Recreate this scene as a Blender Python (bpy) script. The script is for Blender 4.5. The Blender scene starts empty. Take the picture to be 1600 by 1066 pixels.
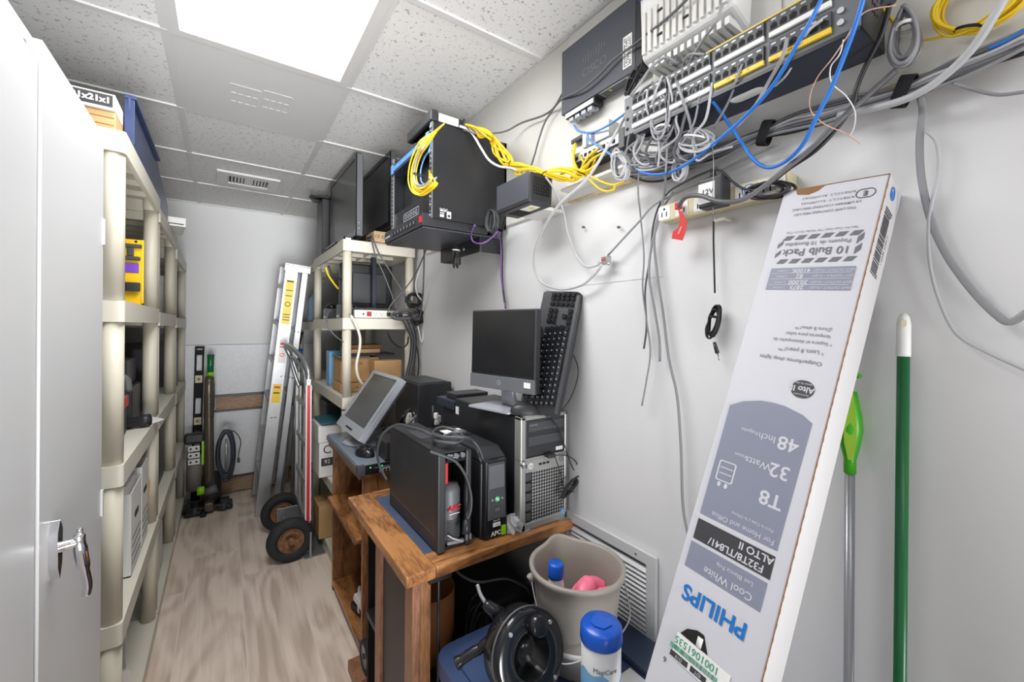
import bpy, bmesh, math, random
from math import pi, sin, cos, tan, radians, sqrt
from mathutils import Vector as V, Matrix
S = bpy.context.scene
COL = S.collection
random.seed(7)
# ---------------------------------------------------------------- camera
HC = 1.43
YAW, ROLL, FPX, CX, CY = radians(34.7), radians(0.4), 650., 800., 511.
FW = V((sin(YAW), cos(YAW), 0)); RT = V((cos(YAW), -sin(YAW), 0)); UP = V((0, 0, 1))
cd = bpy.data.cameras.new('camera'); cam = bpy.data.objects.new('camera', cd); COL.objects.link(cam)
cd.sensor_width = 36; cd.lens = FPX * 36 / 1600; cd.shift_y = -(533 - CY) / 1600; cd.clip_start = .02
ix = RT * cos(ROLL) + UP * sin(ROLL); iy = -RT * sin(ROLL) + UP * cos(ROLL)
M = Matrix.Identity(4)
for i in range(3):
    M[i][0] = ix[i]; M[i][1] = iy[i]; M[i][2] = -FW[i]; M[i][3] = (0, 0, HC)[i]
cam.matrix_world = M
S.camera = cam
# ---------------------------------------------------------------- world, light, exposure
S.view_settings.view_transform = 'Standard'; S.view_settings.look = 'None'
S.view_settings.gamma = 1; S.view_settings.use_curve_mapping = False; S.view_settings.exposure = 0.16
w = bpy.data.worlds.new('world'); S.world = w; w.use_nodes = True
w.node_tree.nodes['Background'].inputs[0].default_value = (1, .985, .97, 1)
w.node_tree.nodes['Background'].inputs[1].default_value = .35
def area(name, loc, sx, sy, power, rot=(0, 0, 0), col=(1, 1, 1)):
    l = bpy.data.lights.new(name, 'AREA'); l.shape = 'RECTANGLE'; l.size = sx; l.size_y = sy; l.energy = power; l.color = col
    o = bpy.data.objects.new(name, l); COL.objects.link(o); o.location = loc; o.rotation_euler = rot; return o
area('light_of_ceiling_fixture', (.127, 1.23, 2.395), .52, 1.12, 19)
def sun_lamp(name, d, e, ang):
    l = bpy.data.lights.new(name, 'SUN'); l.energy = e; l.angle = radians(ang); o = bpy.data.objects.new(name, l); COL.objects.link(o)
    o.rotation_euler = V(d).to_track_quat('-Z', 'Y').to_euler(); return o
sun_lamp('added_fill_sun', (.03, 1, .12), 1.7, 16)  # added fill sun with no seen source, brightens the far end of the corridor
area('added_ceiling_fill', (.05, -.9, .75), .9, .7, 11, rot=(radians(180 - 60), 0, 0)).data.spread = radians(64)  # added unseen fill aimed up and forward to lift the dim ceiling
area('added_rear_fill', (.127, -.9, 2.395), .52, 1.12, 1)  # added lamp behind the camera, made up as extra fill

# ---------------------------------------------------------------- measuring helper: a line of sight meets a known plane of the room
def at(u, v, x=None, y=None, z=None):
    a = u - CX; b = CY - v
    d = FW * FPX + RT * (a * cos(ROLL) - b * sin(ROLL)) + UP * (a * sin(ROLL) + b * cos(ROLL))
    if x is not None: t = x / d.x
    elif y is not None: t = y / d.y
    else: t = (z - HC) / d.z
    return V((0, 0, HC)) + d * t
# ---------------------------------------------------------------- materials
def lin(c):
    return tuple([((x / 255) / 12.92 if x / 255 <= .04045 else ((x / 255 + .055) / 1.055) ** 2.4) for x in c]) + (1,)
MATS = {}
def mat(name, rgb=(200, 200, 200), rough=.5, metal=0, spec=.5, var=0.06, vs=6, bump=0, bs=80, trans=0, alpha=1, stretch=(1, 1, 1), coat=0):
    m = bpy.data.materials.new(name); m.use_nodes = True; MATS[name] = m
    nt = m.node_tree; b = nt.nodes['Principled BSDF']
    b.inputs['Roughness'].default_value = rough; b.inputs['Metallic'].default_value = metal
    b.inputs['Specular IOR Level'].default_value = spec; b.inputs['Transmission Weight'].default_value = trans
    b.inputs['Alpha'].default_value = alpha; b.inputs['Coat Weight'].default_value = coat
    tc = nt.nodes.new('ShaderNodeTexCoord'); mp = nt.nodes.new('ShaderNodeMapping'); mp.inputs['Scale'].default_value = stretch
    nt.links.new(tc.outputs['Object'], mp.inputs[0])
    n = nt.nodes.new('ShaderNodeTexNoise'); n.inputs['Scale'].default_value = vs; n.inputs['Detail'].default_value = 5
    nt.links.new(mp.outputs[0], n.inputs[0])
    r = nt.nodes.new('ShaderNodeValToRGB'); c = lin(rgb)
    r.color_ramp.elements[0].position = .3; r.color_ramp.elements[1].position = .7
    r.color_ramp.elements[0].color = tuple(x * (1 - var) for x in c[:3]) + (1,)
    r.color_ramp.elements[1].color = tuple(min(1, x * (1 + var)) for x in c[:3]) + (1,)
    nt.links.new(n.outputs[0], r.inputs[0]); nt.links.new(r.outputs[0], b.inputs['Base Color'])
    if bump:
        n2 = nt.nodes.new('ShaderNodeTexNoise'); n2.inputs['Scale'].default_value = bs; nt.links.new(mp.outputs[0], n2.inputs[0])
        bp = nt.nodes.new('ShaderNodeBump'); bp.inputs['Strength'].default_value = bump; bp.inputs['Distance'].default_value = .002
        nt.links.new(n2.outputs[0], bp.inputs['Height']); nt.links.new(bp.outputs[0], b.inputs['Normal'])
    return m
def emis(name, rgb, s):
    m = bpy.data.materials.new(name); m.use_nodes = True; MATS[name] = m
    b = m.node_tree.nodes['Principled BSDF']; b.inputs['Base Color'].default_value = lin(rgb)
    b.inputs['Emission Color'].default_value = lin(rgb); b.inputs['Emission Strength'].default_value = s
    return m
def N(nt, t, **k):
    n = nt.nodes.new(t)
    for a, b in k.items(): setattr(n, a, b)
    return n
def grain_mat(name, c1, c2, rough, sc, rings, stretch, planks=False, mixl=.5):
    """wood: contour lines of a stretched noise"""
    m = bpy.data.materials.new(name); m.use_nodes = True; MATS[name] = m; nt = m.node_tree; L = nt.links
    b = nt.nodes['Principled BSDF']; b.inputs['Roughness'].default_value = rough
    tc = N(nt, 'ShaderNodeTexCoord'); src = tc.outputs['Object']
    if planks:
        mp0 = N(nt, 'ShaderNodeMapping'); mp0.inputs['Rotation'].default_value = (0, 0, 0)
        sp = N(nt, 'ShaderNodeSeparateXYZ'); L.new(src, sp.inputs[0])
        ax = N(nt, 'ShaderNodeMath', operation='ADD'); ax.inputs[1].default_value = .167 + .257 * 8; L.new(sp.outputs[0], ax.inputs[0])
        ay = N(nt, 'ShaderNodeMath', operation='ADD'); ay.inputs[1].default_value = 1.52 * 3 - 2.82; L.new(sp.outputs[1], ay.inputs[0])
        cb = N(nt, 'ShaderNodeCombineXYZ'); L.new(ay.outputs[0], cb.inputs[0]); L.new(ax.outputs[0], cb.inputs[1])
        br = N(nt, 'ShaderNodeTexBrick'); br.offset = .75; br.offset_frequency = 2
        br.inputs['Scale'].default_value = 1; br.inputs['Brick Width'].default_value = 1.52; br.inputs['Row Height'].default_value = .257
        br.inputs['Mortar Size'].default_value = .0024; br.inputs['Mortar Smooth'].default_value = .2
        br.inputs['Color1'].default_value = (0, 0, 0, 1); br.inputs['Color2'].default_value = (1, 1, 1, 1); br.inputs['Mortar'].default_value = (.5, .5, .5, 1)
        L.new(cb.outputs[0], br.inputs[0])
        # shift the grain from plank to plank
        sc3 = N(nt, 'ShaderNodeVectorMath', operation='SCALE'); sc3.inputs['Scale'].default_value = 7; L.new(br.outputs['Color'], sc3.inputs[0])
        ad = N(nt, 'ShaderNodeVectorMath', operation='ADD'); L.new(src, ad.inputs[0]); L.new(sc3.outputs[0], ad.inputs[1]); src = ad.outputs[0]
    mp = N(nt, 'ShaderNodeMapping'); mp.inputs['Scale'].default_value = stretch; L.new(src, mp.inputs[0])
    n = N(nt, 'ShaderNodeTexNoise'); n.inputs['Scale'].default_value = sc; n.inputs['Detail'].default_value = 2.5; n.inputs['Distortion'].default_value = .6; L.new(mp.outputs[0], n.inputs[0])
    mu = N(nt, 'ShaderNodeMath', operation='MULTIPLY'); mu.inputs[1].default_value = rings; L.new(n.outputs[0], mu.inputs[0])
    sn = N(nt, 'ShaderNodeMath', operation='SINE'); L.new(mu.outputs[0], sn.inputs[0])
    f = N(nt, 'ShaderNodeTexNoise'); f.inputs['Scale'].default_value = sc * 14; f.inputs['Detail'].default_value = 6
    L.new(mp.outputs[0], f.inputs[0])
    if planks:
        mp2 = N(nt, 'ShaderNodeMapping'); mp2.inputs['Scale'].default_value = (26, 1.6, 1); L.new(src, mp2.inputs[0]); L.new(mp2.outputs[0], f.inputs[0]); f.inputs['Scale'].default_value = 1.6; f.inputs['Distortion'].default_value = .4
    ma = N(nt, 'ShaderNodeMath', operation='MULTIPLY_ADD'); ma.inputs[1].default_value = mixl * .5; ma.inputs[2].default_value = 0; L.new(sn.outputs[0], ma.inputs[0])
    mb = N(nt, 'ShaderNodeMath', operation='ADD'); L.new(ma.outputs[0], mb.inputs[0]); L.new(f.outputs[0], mb.inputs[1])
    n3 = N(nt, 'ShaderNodeTexNoise'); n3.inputs['Scale'].default_value = 2.2; L.new(src, n3.inputs[0])
    mc = N(nt, 'ShaderNodeMath', operation='MULTIPLY_ADD'); mc.inputs[1].default_value = .55; L.new(n3.outputs[0], mc.inputs[0]); L.new(mb.outputs[0], mc.inputs[2])
    r = N(nt, 'ShaderNodeValToRGB'); r.color_ramp.elements[0].color = lin(c1); r.color_ramp.elements[1].color = lin(c2)
    r.color_ramp.elements[0].position = .45; r.color_ramp.elements[1].position = .95
    L.new(mc.outputs[0], r.inputs[0]); out = r.outputs[0]
    if planks:
        mx = N(nt, 'ShaderNodeMix', data_type='RGBA'); mx.inputs['B'].default_value = lin((232, 218, 204))
        L.new(br.outputs['Fac'], mx.inputs['Factor']); L.new(out, mx.inputs['A']); out = mx.outputs['Result']
    L.new(out, b.inputs['Base Color'])
    return m
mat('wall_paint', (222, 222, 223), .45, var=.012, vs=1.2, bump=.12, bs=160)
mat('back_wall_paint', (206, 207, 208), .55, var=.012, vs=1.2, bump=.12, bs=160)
mat('board_paint', (216, 215, 210), .35, var=.02, vs=2)
mat('board_edge', (188, 172, 146), .7, var=.2, vs=30)
mat('tbar', (206, 206, 206), .4, var=.01)
mat('cabinet_paint', (202, 203, 204), .32, var=.008, vs=1)
mat('shelf_plastic', (214, 210, 196), .5, var=.02, vs=3)
mat('post_plastic', (207, 201, 184), .42, var=.02, vs=3)
mat('black_plastic', (42, 43, 46), .42, var=.15, bump=.1, bs=500)
mat('black_gloss', (28, 29, 33), .16, var=.05)
mat('black_metal', (40, 41, 44), .38, var=.1, metal=.2)
mat('dark_grey', (64, 66, 70), .45, var=.08)
mat('mid_grey', (98, 100, 104), .45, var=.06)
mat('screen_black', (30, 31, 33), .22, var=.12, vs=8)
mat('screen_grey', (66, 68, 68), .3, var=.1, vs=5)
mat('silver_plastic', (170, 174, 182), .35, metal=.25, var=.04)
mat('silver_mesh', (168, 168, 166), .35, metal=.5, var=.04)
mat('navy_metal', (56, 60, 74), .4, metal=.25, var=.05)
mat('slate_metal', (74, 76, 84), .38, metal=.3, var=.07)
mat('server_steel', (150, 162, 176), .33, metal=.45, var=.05)
mat('galv', (176, 180, 184), .34, metal=.75, var=.08, vs=20)
mat('aluminium', (176, 178, 181), .38, metal=.55, var=.07, vs=14)
mat('chrome', (225, 226, 230), .08, metal=1, var=.02)
mat('white_plastic', (226, 226, 224), .4, var=.015)
mat('ivory_plastic', (224, 220, 204), .42, var=.02)
mat('white_paper', (232, 232, 230), .7, var=.02)
mat('box_white', (200, 200, 207), .6, var=.015, vs=4)
mat('box_side', (186, 185, 186), .65, var=.02, vs=4)
mat('print_grey', (128, 132, 150), .55, var=.02)
mat('print_dark', (56, 56, 60), .55, var=.04)
mat('print_light', (98, 98, 108), .6, var=.02)
mat('print_blue', (10, 110, 190), .5, var=.02)
mat('print_green', (70, 150, 125), .6, var=.02)
mat('cardboard', (196, 156, 108), .75, var=.06, vs=9)
mat('cardboard_light', (206, 176, 136), .75, var=.05, vs=9)
mat('cardboard_dark', (140, 100, 64), .8, var=.12, vs=20)
mat('yellow', (232, 196, 22), .4, var=.05)
mat('yellow_pack', (246, 200, 20), .3, var=.03)
mat('blue_cable', (38, 112, 200), .38, var=.03)
mat('lightblue_cable', (96, 150, 214), .38, var=.03)
mat('grey_cable', (142, 143, 147), .42, var=.04)
mat('light_cable', (180, 181, 184), .42, var=.03)
mat('white_cable', (224, 224, 226), .4, var=.03)
mat('dgrey_cable', (92, 92, 96), .42, var=.05)
mat('black_cable', (30, 30, 33), .4, var=.08)
mat('purple_cable', (120, 84, 150), .4, var=.05)
mat('copper_wire', (214, 170, 150), .4, var=.05)
mat('rubber', (40, 42, 45), .7, var=.15, vs=30, bump=.3, bs=120)
mat('rust', (140, 100, 70), .75, var=.35, vs=40)
mat('red_paint', (206, 20, 40), .35, var=.03)
mat('red_tag', (196, 44, 40), .5, var=.08)
mat('orange_red', (228, 74, 32), .4, var=.04)
mat('terracotta', (196, 128, 82), .55, var=.04)
mat('terracotta_in', (150, 88, 58), .6, var=.05)
mat('blue_tote', (62, 80, 118), .42, var=.05, bump=.15, bs=200)
mat('slate_blue', (66, 80, 104), .5, var=.08)
mat('navy_plastic', (44, 58, 98), .35, var=.1, vs=5)
mat('bucket_grey', (150, 143, 135), .42, var=.02)
mat('pink_rubber', (244, 118, 148), .4, var=.1, vs=25)
mat('cap_blue', (14, 84, 190), .28, var=.03)
mat('label_blue', (120, 178, 222), .35, var=.1, vs=12)
mat('bottle_white', (228, 230, 232), .35, var=.02)
mat('green_dark', (22, 104, 56), .3, var=.05)
mat('green_bright', (66, 176, 20), .35, var=.03)
mat('green_lime', (146, 190, 48), .4, var=.03)
mat('grey_pole', (166, 168, 172), .3, metal=.5, var=.02)
mat('foam_white', (222, 224, 228), .8, var=.05, vs=60, bump=.8, bs=160)
mat('screw', (120, 118, 112), .4, metal=.7)
mat('clear_bag', (226, 228, 232), .15, alpha=.42, var=.05)
mat('brown_grey', (92, 84, 72), .25, metal=.2, var=.08)
mat('perf_grey', (184, 184, 184), .5, var=.02)
mat('dark_inside', (18, 18, 19), .8, var=.1)
mat('panel_dark', (66, 56, 52), .5, var=.08)
mat('lime', (150, 220, 30), .35, var=.03)
mat('purple', (120, 70, 190), .4, var=.03)
mat('velcro', (24, 24, 27), .9, var=.2, vs=60)
mat('tan_plastic', (206, 196, 160), .45, var=.03)
mat('teal', (50, 104, 116), .5, var=.06)
mat('jug_blue', (130, 160, 186), .2, alpha=.75, var=.05)
mat('beige_base', (120, 116, 112), .6, var=.05)
grain_mat('floor_wood', (200, 180, 164), (236, 220, 205), .42, 2.0, 46, (1.5, .42, 1), planks=True, mixl=.34)
grain_mat('desk_oak', (98, 60, 32), (182, 126, 78), .32, 5, 26, (2, .35, 2), mixl=.35)
grain_mat('desk_oak_x', (98, 60, 32), (182, 126, 78), .32, 5, 26, (.35, 2, 2), mixl=.35)
grain_mat('desk_oak_v', (92, 58, 34), (164, 116, 76), .4, 6, 22, (2, 2, .3), mixl=.3)
grain_mat('edge_wood', (110, 70, 48), (168, 120, 90), .45, 6, 16, (2, 2, .3), mixl=.2)
grain_mat('plywood', (128, 98, 78), (176, 148, 124), .7, 6, 20, (.4, 2, 2), mixl=.2)
emis('lamp_panel', (255, 255, 255), 1.6)
emis('led_green', (60, 255, 120), 1.5)
# speckled ceiling tile
def tile_mat():
    m = bpy.data.materials.new('ceiling_tile'); m.use_nodes = True; MATS['ceiling_tile'] = m; nt = m.node_tree; L = nt.links
    b = nt.nodes['Principled BSDF']; b.inputs['Roughness'].default_value = .85
    tc = N(nt, 'ShaderNodeTexCoord')
    v = N(nt, 'ShaderNodeTexNoise'); v.inputs['Scale'].default_value = 140; v.inputs['Detail'].default_value = 2; L.new(tc.outputs['Object'], v.inputs[0])
    v2 = N(nt, 'ShaderNodeTexNoise'); v2.inputs['Scale'].default_value = 55; L.new(tc.outputs['Object'], v2.inputs[0])
    mu = N(nt, 'ShaderNodeMath', operation='MULTIPLY'); L.new(v.outputs[0], mu.inputs[0]); L.new(v2.outputs[0], mu.inputs[1])
    r = N(nt, 'ShaderNodeValToRGB'); r.color_ramp.elements[0].position = .15; r.color_ramp.elements[0].color = lin((172, 170, 167))
    r.color_ramp.elements[1].position = .17; r.color_ramp.elements[1].color = lin((222, 222, 222)); L.new(mu.outputs[0], r.inputs[0])
    L.new(r.outputs[0], b.inputs['Base Color'])
    bp = N(nt, 'ShaderNodeBump'); bp.inputs['Strength'].default_value = .3; bp.inputs['Distance'].default_value = .002
    L.new(mu.outputs[0], bp.inputs['Height']); L.new(bp.outputs[0], b.inputs['Normal'])
tile_mat()
def dots_mat(name, base, hole, scale, thr, rough=.4, metal=.3):
    """regular perforation: voronoi without randomness"""
    m = bpy.data.materials.new(name); m.use_nodes = True; MATS[name] = m; nt = m.node_tree; L = nt.links
    b = nt.nodes['Principled BSDF']; b.inputs['Roughness'].default_value = rough; b.inputs['Metallic'].default_value = metal
    tc = N(nt, 'ShaderNodeTexCoord'); mp = N(nt, 'ShaderNodeMapping'); mp.inputs['Rotation'].default_value = (0, 0, radians(0)); L.new(tc.outputs['Object'], mp.inputs[0])
    v = N(nt, 'ShaderNodeTexVoronoi'); v.inputs['Scale'].default_value = scale; v.inputs['Randomness'].default_value = 0; L.new(mp.outputs[0], v.inputs[0])
    r = N(nt, 'ShaderNodeValToRGB'); r.color_ramp.interpolation = 'LINEAR'; r.color_ramp.elements[0].position = thr - .04; r.color_ramp.elements[0].color = lin(hole)
    r.color_ramp.elements[1].position = thr; r.color_ramp.elements[1].color = lin(base); L.new(v.outputs['Distance'], r.inputs[0]); L.new(r.outputs[0], b.inputs['Base Color'])
dots_mat('perf_panel', (206, 206, 206), (165, 165, 165), 130, .3, .5, 0)
dots_mat('perf_silver', (176, 176, 174), (40, 40, 42), 95, .46)
dots_mat('perf_dark', (46, 47, 50), (12, 12, 13), 150, .4)

# ---------------------------------------------------------------- mesh builder
def basis(o, x, y):
    x = V(x).normalized(); z = x.cross(V(y)).normalized(); y = z.cross(x); m = Matrix.Identity(4)
    for i in range(3): m[i][0] = x[i]; m[i][1] = y[i]; m[i][2] = z[i]; m[i][3] = V(o)[i]
    return m
def cr(pts, n=6):
    pts = [V(p) for p in pts]
    if len(pts) < 3: return pts
    P = [pts[0] * 2 - pts[1]] + pts + [pts[-1] * 2 - pts[-2]]; out = []
    for i in range(1, len(P) - 2):
        a, b, c, d = P[i - 1:i + 3]
        for k in range(n):
            t = k / n
            out.append(.5 * ((2 * b) + (c - a) * t + (2 * a - 5 * b + 4 * c - d) * t * t + (3 * b - a - 3 * c + d) * t ** 3))
    out.append(pts[-1]); return out
class MB:
    def __init__(s, m): s.v = []; s.f = []; s.mi = []; s.sm = []; s.ms = [m]; s.c = 0
    def m(s, name):
        if name not in s.ms: s.ms.append(name)
        s.c = s.ms.index(name); return s
    def add(s, vs, fs, smooth=False):
        b = len(s.v); s.v += [V(x) for x in vs]
        for f in fs: s.f.append([b + i for i in f]); s.mi.append(s.c); s.sm.append(smooth)
        return s
    def box(s, lo, hi, Mx=None):
        x0, y0, z0 = lo; x1, y1, z1 = hi
        vs = [V(p) for p in ((x0, y0, z0), (x1, y0, z0), (x1, y1, z0), (x0, y1, z0), (x0, y0, z1), (x1, y0, z1), (x1, y1, z1), (x0, y1, z1))]
        if Mx is not None: vs = [Mx @ p for p in vs]
        return s.add(vs, [(0, 3, 2, 1), (4, 5, 6, 7), (0, 1, 5, 4), (1, 2, 6, 5), (2, 3, 7, 6), (3, 0, 4, 7)])
    def hexa(s, b4, t4): return s.add(list(b4) + list(t4), [(0, 3, 2, 1), (4, 5, 6, 7), (0, 1, 5, 4), (1, 2, 6, 5), (2, 3, 7, 6), (3, 0, 4, 7)])
    def tube(s, pts, r, n=8, smooth=True, cap=True, flat=None):
        pts = [V(p) for p in pts]; rs = r if isinstance(r, (list, tuple)) else [r] * len(pts)
        up = None; vs = []; fs = []
        for i, p in enumerate(pts):
            t = (pts[min(i + 1, len(pts) - 1)] - pts[max(i - 1, 0)])
            if t.length < 1e-9: t = V((0, 0, 1))
            t.normalize()
            if up is None: up = V((0, 0, 1)) if abs(t.z) < .9 else V((1, 0, 0))
            a = t.cross(up)
            if a.length < 1e-4: a = t.cross(V((.3, .8, .5)))
            a.normalize(); up = a.cross(t).normalized()
            for k in range(n):
                q = 2 * pi * k / n; d = a * cos(q) + up * sin(q)
                if flat is not None: d = d - flat * (d.dot(flat)) * .65
                vs.append(p + d * rs[i])
        for i in range(len(pts) - 1):
            for k in range(n):
                k2 = (k + 1) % n; fs.append((i * n + k, i * n + k2, (i + 1) * n + k2, (i + 1) * n + k))
        s.add(vs, fs, smooth)
        if cap:
            b = len(s.v) - len(vs)
            s.f.append([b + k for k in range(n)][::-1]); s.mi.append(s.c); s.sm.append(False)
            s.f.append([b + (len(pts) - 1) * n + k for k in range(n)]); s.mi.append(s.c); s.sm.append(False)
        return s
    def cyl(s, a, b, r, r2=None, n=20, cap=True): return s.tube([a, b], [r, r if r2 is None else r2], n=n, cap=cap)
    def lathe(s, prof, n=32, Mx=None, cap=False):
        vs = []; fs = []
        for r, z in prof:
            for k in range(n): q = 2 * pi * k / n; vs.append(V((r * cos(q), r * sin(q), z)))
        if Mx is not None: vs = [Mx @ p for p in vs]
        for i in range(len(prof) - 1):
            for k in range(n):
                k2 = (k + 1) % n; fs.append((i * n + k, i * n + k2, (i + 1) * n + k2, (i + 1) * n + k))
        s.add(vs, fs, True)
        if cap:
            b = len(s.v) - len(vs)
            s.f.append([b + k for k in range(n)][::-1]); s.mi.append(s.c); s.sm.append(False)
            s.f.append([b + (len(prof) - 1) * n + k for k in range(n)]); s.mi.append(s.c); s.sm.append(False)
        return s
    def curve2d(s, crv, Mx, depth, smooth=False):
        crv.dimensions = '2D'; crv.fill_mode = 'BOTH'; crv.extrude = depth / 2
        o = bpy.data.objects.new('tmp', crv); me = bpy.data.meshes.new_from_object(o)
        vs = [Mx @ v.co for v in me.vertices]; fs = [tuple(p.vertices) for p in me.polygons]
        bpy.data.objects.remove(o); bpy.data.meshes.remove(me)
        return s.add(vs, fs, smooth)
    def shape(s, polys, Mx, depth=.002):
        c = bpy.data.curves.new('tmp', 'CURVE')
        for poly in polys:
            sp = c.splines.new('POLY'); sp.points.add(len(poly) - 1); sp.use_cyclic_u = True
            for p, q in zip(sp.points, poly): p.co = (q[0], q[1], 0, 1)
        s.curve2d(c, Mx, depth); bpy.data.curves.remove(c); return s
    def text(s, body, size, Mx, align='CENTER', depth=.0006, bold=0, shear=0):
        c = bpy.data.curves.new('tmp', 'FONT'); c.body = body; c.size = size; c.align_x = align; c.align_y = 'CENTER'; c.offset = bold; c.shear = shear
        c.resolution_u = 3
        c.fill_mode = 'FRONT'; o = bpy.data.objects.new('tmp', c); me = bpy.data.meshes.new_from_object(o)
        vs = [Mx @ v.co for v in me.vertices]; fs = [tuple(p.vertices) for p in me.polygons]
        bpy.data.objects.remove(o); bpy.data.meshes.remove(me); bpy.data.curves.remove(c)
        return s.add(vs, fs)
    def build(s, name, parent=None, bev=0, seg=2, org=None):
        me = bpy.data.meshes.new(name)
        if org is None and parent is None:
            lo = V([min(v[i] for v in s.v) for i in range(3)]); hi = V([max(v[i] for v in s.v) for i in range(3)])
            org = V(((lo.x + hi.x) / 2, (lo.y + hi.y) / 2, lo.z))
        if org is None: org = V((0, 0, 0))
        me.from_pydata([tuple(v - V(org)) for v in s.v], [], s.f)
        for n in s.ms: me.materials.append(MATS[n])
        me.polygons.foreach_set('material_index', s.mi); me.polygons.foreach_set('use_smooth', s.sm); me.update()
        bm = bmesh.new(); bm.from_mesh(me); bmesh.ops.recalc_face_normals(bm, faces=bm.faces); bm.to_mesh(me); bm.free()
        o = bpy.data.objects.new(name, me); COL.objects.link(o); o.location = org
        if parent: o.parent = parent
        if bev:
            b = o.modifiers.new('bevel', 'BEVEL'); b.width = bev; b.segments = seg; b.limit_method = 'ANGLE'; b.angle_limit = radians(40); b.harden_normals = False
        return o
def tag(o, label, cat, group=None, kind=None):
    o['label'] = label; o['category'] = cat
    if group: o['group'] = group
    if kind: o['kind'] = kind
    return o
def thing(name, label, cat, loc=(0, 0, 0), rz=0, group=None, rot=None, mx=None):
    o = bpy.data.objects.new(name, None); COL.objects.link(o); o.empty_display_size = .05
    if mx is not None: o.matrix_world = mx
    else: o.location = loc; o.rotation_euler = rot if rot else (0, 0, rz)
    return tag(o, label, cat, group)
def struct(o, label=None):
    o['kind'] = 'structure'
    if label: o['label'] = label
    return o
def tree_copy(o, parent=None):
    c = o.copy(); COL.objects.link(c); c.parent = parent
    for ch in [x for x in COL.objects if x.parent == o]: tree_copy(ch, c)
    return c
def rrect(w, h, r, n=5, cx=0, cy=0):
    out = []
    for qx, qy, a0 in ((1, 1, 0), (-1, 1, 90), (-1, -1, 180), (1, -1, 270)):
        for k in range(n + 1):
            a = radians(a0 + 90 * k / n); out.append((cx + qx * (w / 2 - r) + r * cos(a), cy + qy * (h / 2 - r) + r * sin(a)))
    return out
def rect(x0, y0, x1, y1): return [(x0, y0), (x1, y0), (x1, y1), (x0, y1)]
def bw(mb, name, parent, bev=0, seg=2):
    """build a part given in room coordinates under an unrotated parent"""
    o = V((0, 0, 0)); p = parent
    while p is not None: o = o + p.location; p = p.parent
    mb.v = [v - o for v in mb.v]
    return mb.build(name, parent, bev, seg)
XW = .985; YB = 4.29; ZC = 2.43; XL = -.9
# ---------------------------------------------------------------- room shell
struct(MB('floor_wood').box((XL - .1, -1.9, -.06), (XW + .1, YB + .1, 0)).build('floor', org=(0, 0, 0)))
struct(MB('wall_paint').box((XW, -1.9, 0), (XW + .1, YB + .1, ZC + .1)).build('wall_right', org=(0, 0, 0)))
struct(MB('wall_paint').box((XL - .1, -1.9, 0), (XL, YB + .1, ZC + .1)).build('wall_left', org=(0, 0, 0)))
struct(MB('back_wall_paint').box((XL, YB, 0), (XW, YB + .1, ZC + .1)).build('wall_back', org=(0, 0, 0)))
# dropped ceiling: a sheet of tiles with openings for the fixtures and the grid below it
TX = (-.171, .424); TY0 = 1.838; G = .613
ys = [TY0 + G * k for k in range(-6, 5)]
mb = MB('ceiling_tile')
def slab(x0, x1, y0, y1): mb.box((x0, y0, ZC + .004), (x1, y1, ZC + .03))
for (a, b) in ((XL, TX[0]), (TX[1], XW)): slab(a, b, -1.9, YB)
slab(TX[0], TX[1], TY0 + G, YB); slab(TX[0], TX[1], TY0 - 4 * G, TY0 - 2 * G) ; slab(TX[0], TX[1], -1.9, TY0 - 6 * G) if False else None
slab(TX[0], TX[1], -1.9, -1.3)
mb.box((XL, -1.9, ZC + .05), (XW, YB, ZC + .07))
struct(mb.build('ceiling', org=(0, 0, 0)))
k = 0
for x in (TX[0] - G + .02, TX[0], TX[1]):
    k += 1; struct(MB('tbar').box((x - .012, -1.9, ZC - .002), (x + .012, YB, ZC + .006)).build('trim_%d' % k, bev=.0008))
for y in ys:
    k += 1; struct(MB('tbar').box((XL, y - .012, ZC - .003), (XW, y + .012, ZC + .005)).build('trim_%d' % k, bev=.0008))
for (a, b, nm) in (((XL, 0, 0), (XL + .02, 0, 0), 'l'), ((XW - .018, 0, 0), (XW, 0, 0), 'r')):
    k += 1; struct(MB('tbar').box((a[0], -1.9, ZC - .004), (b[0], YB, ZC + .004)).build('trim_%d' % k))
k += 1; struct(MB('tbar').box((XL, YB - .018, ZC - .004), (XW, YB, ZC + .004)).build('trim_%d' % k))
# fixtures in the grid
def fixture(y0, y1, label):
    t = thing('ceiling_light', label, 'ceiling light', (.127, (y0 + y1) / 2, ZC), group='ceiling light fixtures')
    a, b = TX[0] + .012, TX[1] - .012
    bw(MB('lamp_panel').box((a + .03, y0 + .03, ZC - .006), (b - .03, y1 - .03, ZC + .002)), 'diffuser', t)
    f = MB('tbar').shape([rect(a - .004, y0 - .004, b + .004, y1 + .004), rect(a + .03, y0 + .03, b - .03, y1 - .03)], Matrix.Translation((0, 0, ZC + .001)), .016)
    bw(f, 'frame', t, .002)
fixture(TY0 - 2 * G + .012, TY0 - .012, 'bright rectangular light panel in the dropped ceiling')
fixture(-1.3, -.05, 'added unseen fill light panel in the ceiling behind the camera position')  # glowing panel added out of view to go with the rear fill
t = thing('return_air_grille', 'perforated grey ceiling panel beside the light panel, with a pale register pattern', 'ceiling grille', (.127, TY0 + G / 2, ZC))
bw(MB('perf_panel').box((TX[0] + .012, TY0 + .012, ZC - .003), (TX[1] - .012, TY0 + G - .012, ZC + .012)), 'perforated_panel', t)
g = MB('tbar')
for (cx, cy) in ((.07, 2.155), (.19, 2.135)):
    Mx = Matrix.Translation((cx, cy, ZC - .004)); sh = [rrect(.115, .17, .012)]
    for i in range(4):
        for j in range(2):
            sh.append(rect(-.05 + i * .0255, -.076 + j * .08, -.05 + i * .0255 + .019, -.076 + j * .08 + .068))
    g.shape(sh, Mx, .0015)
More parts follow.
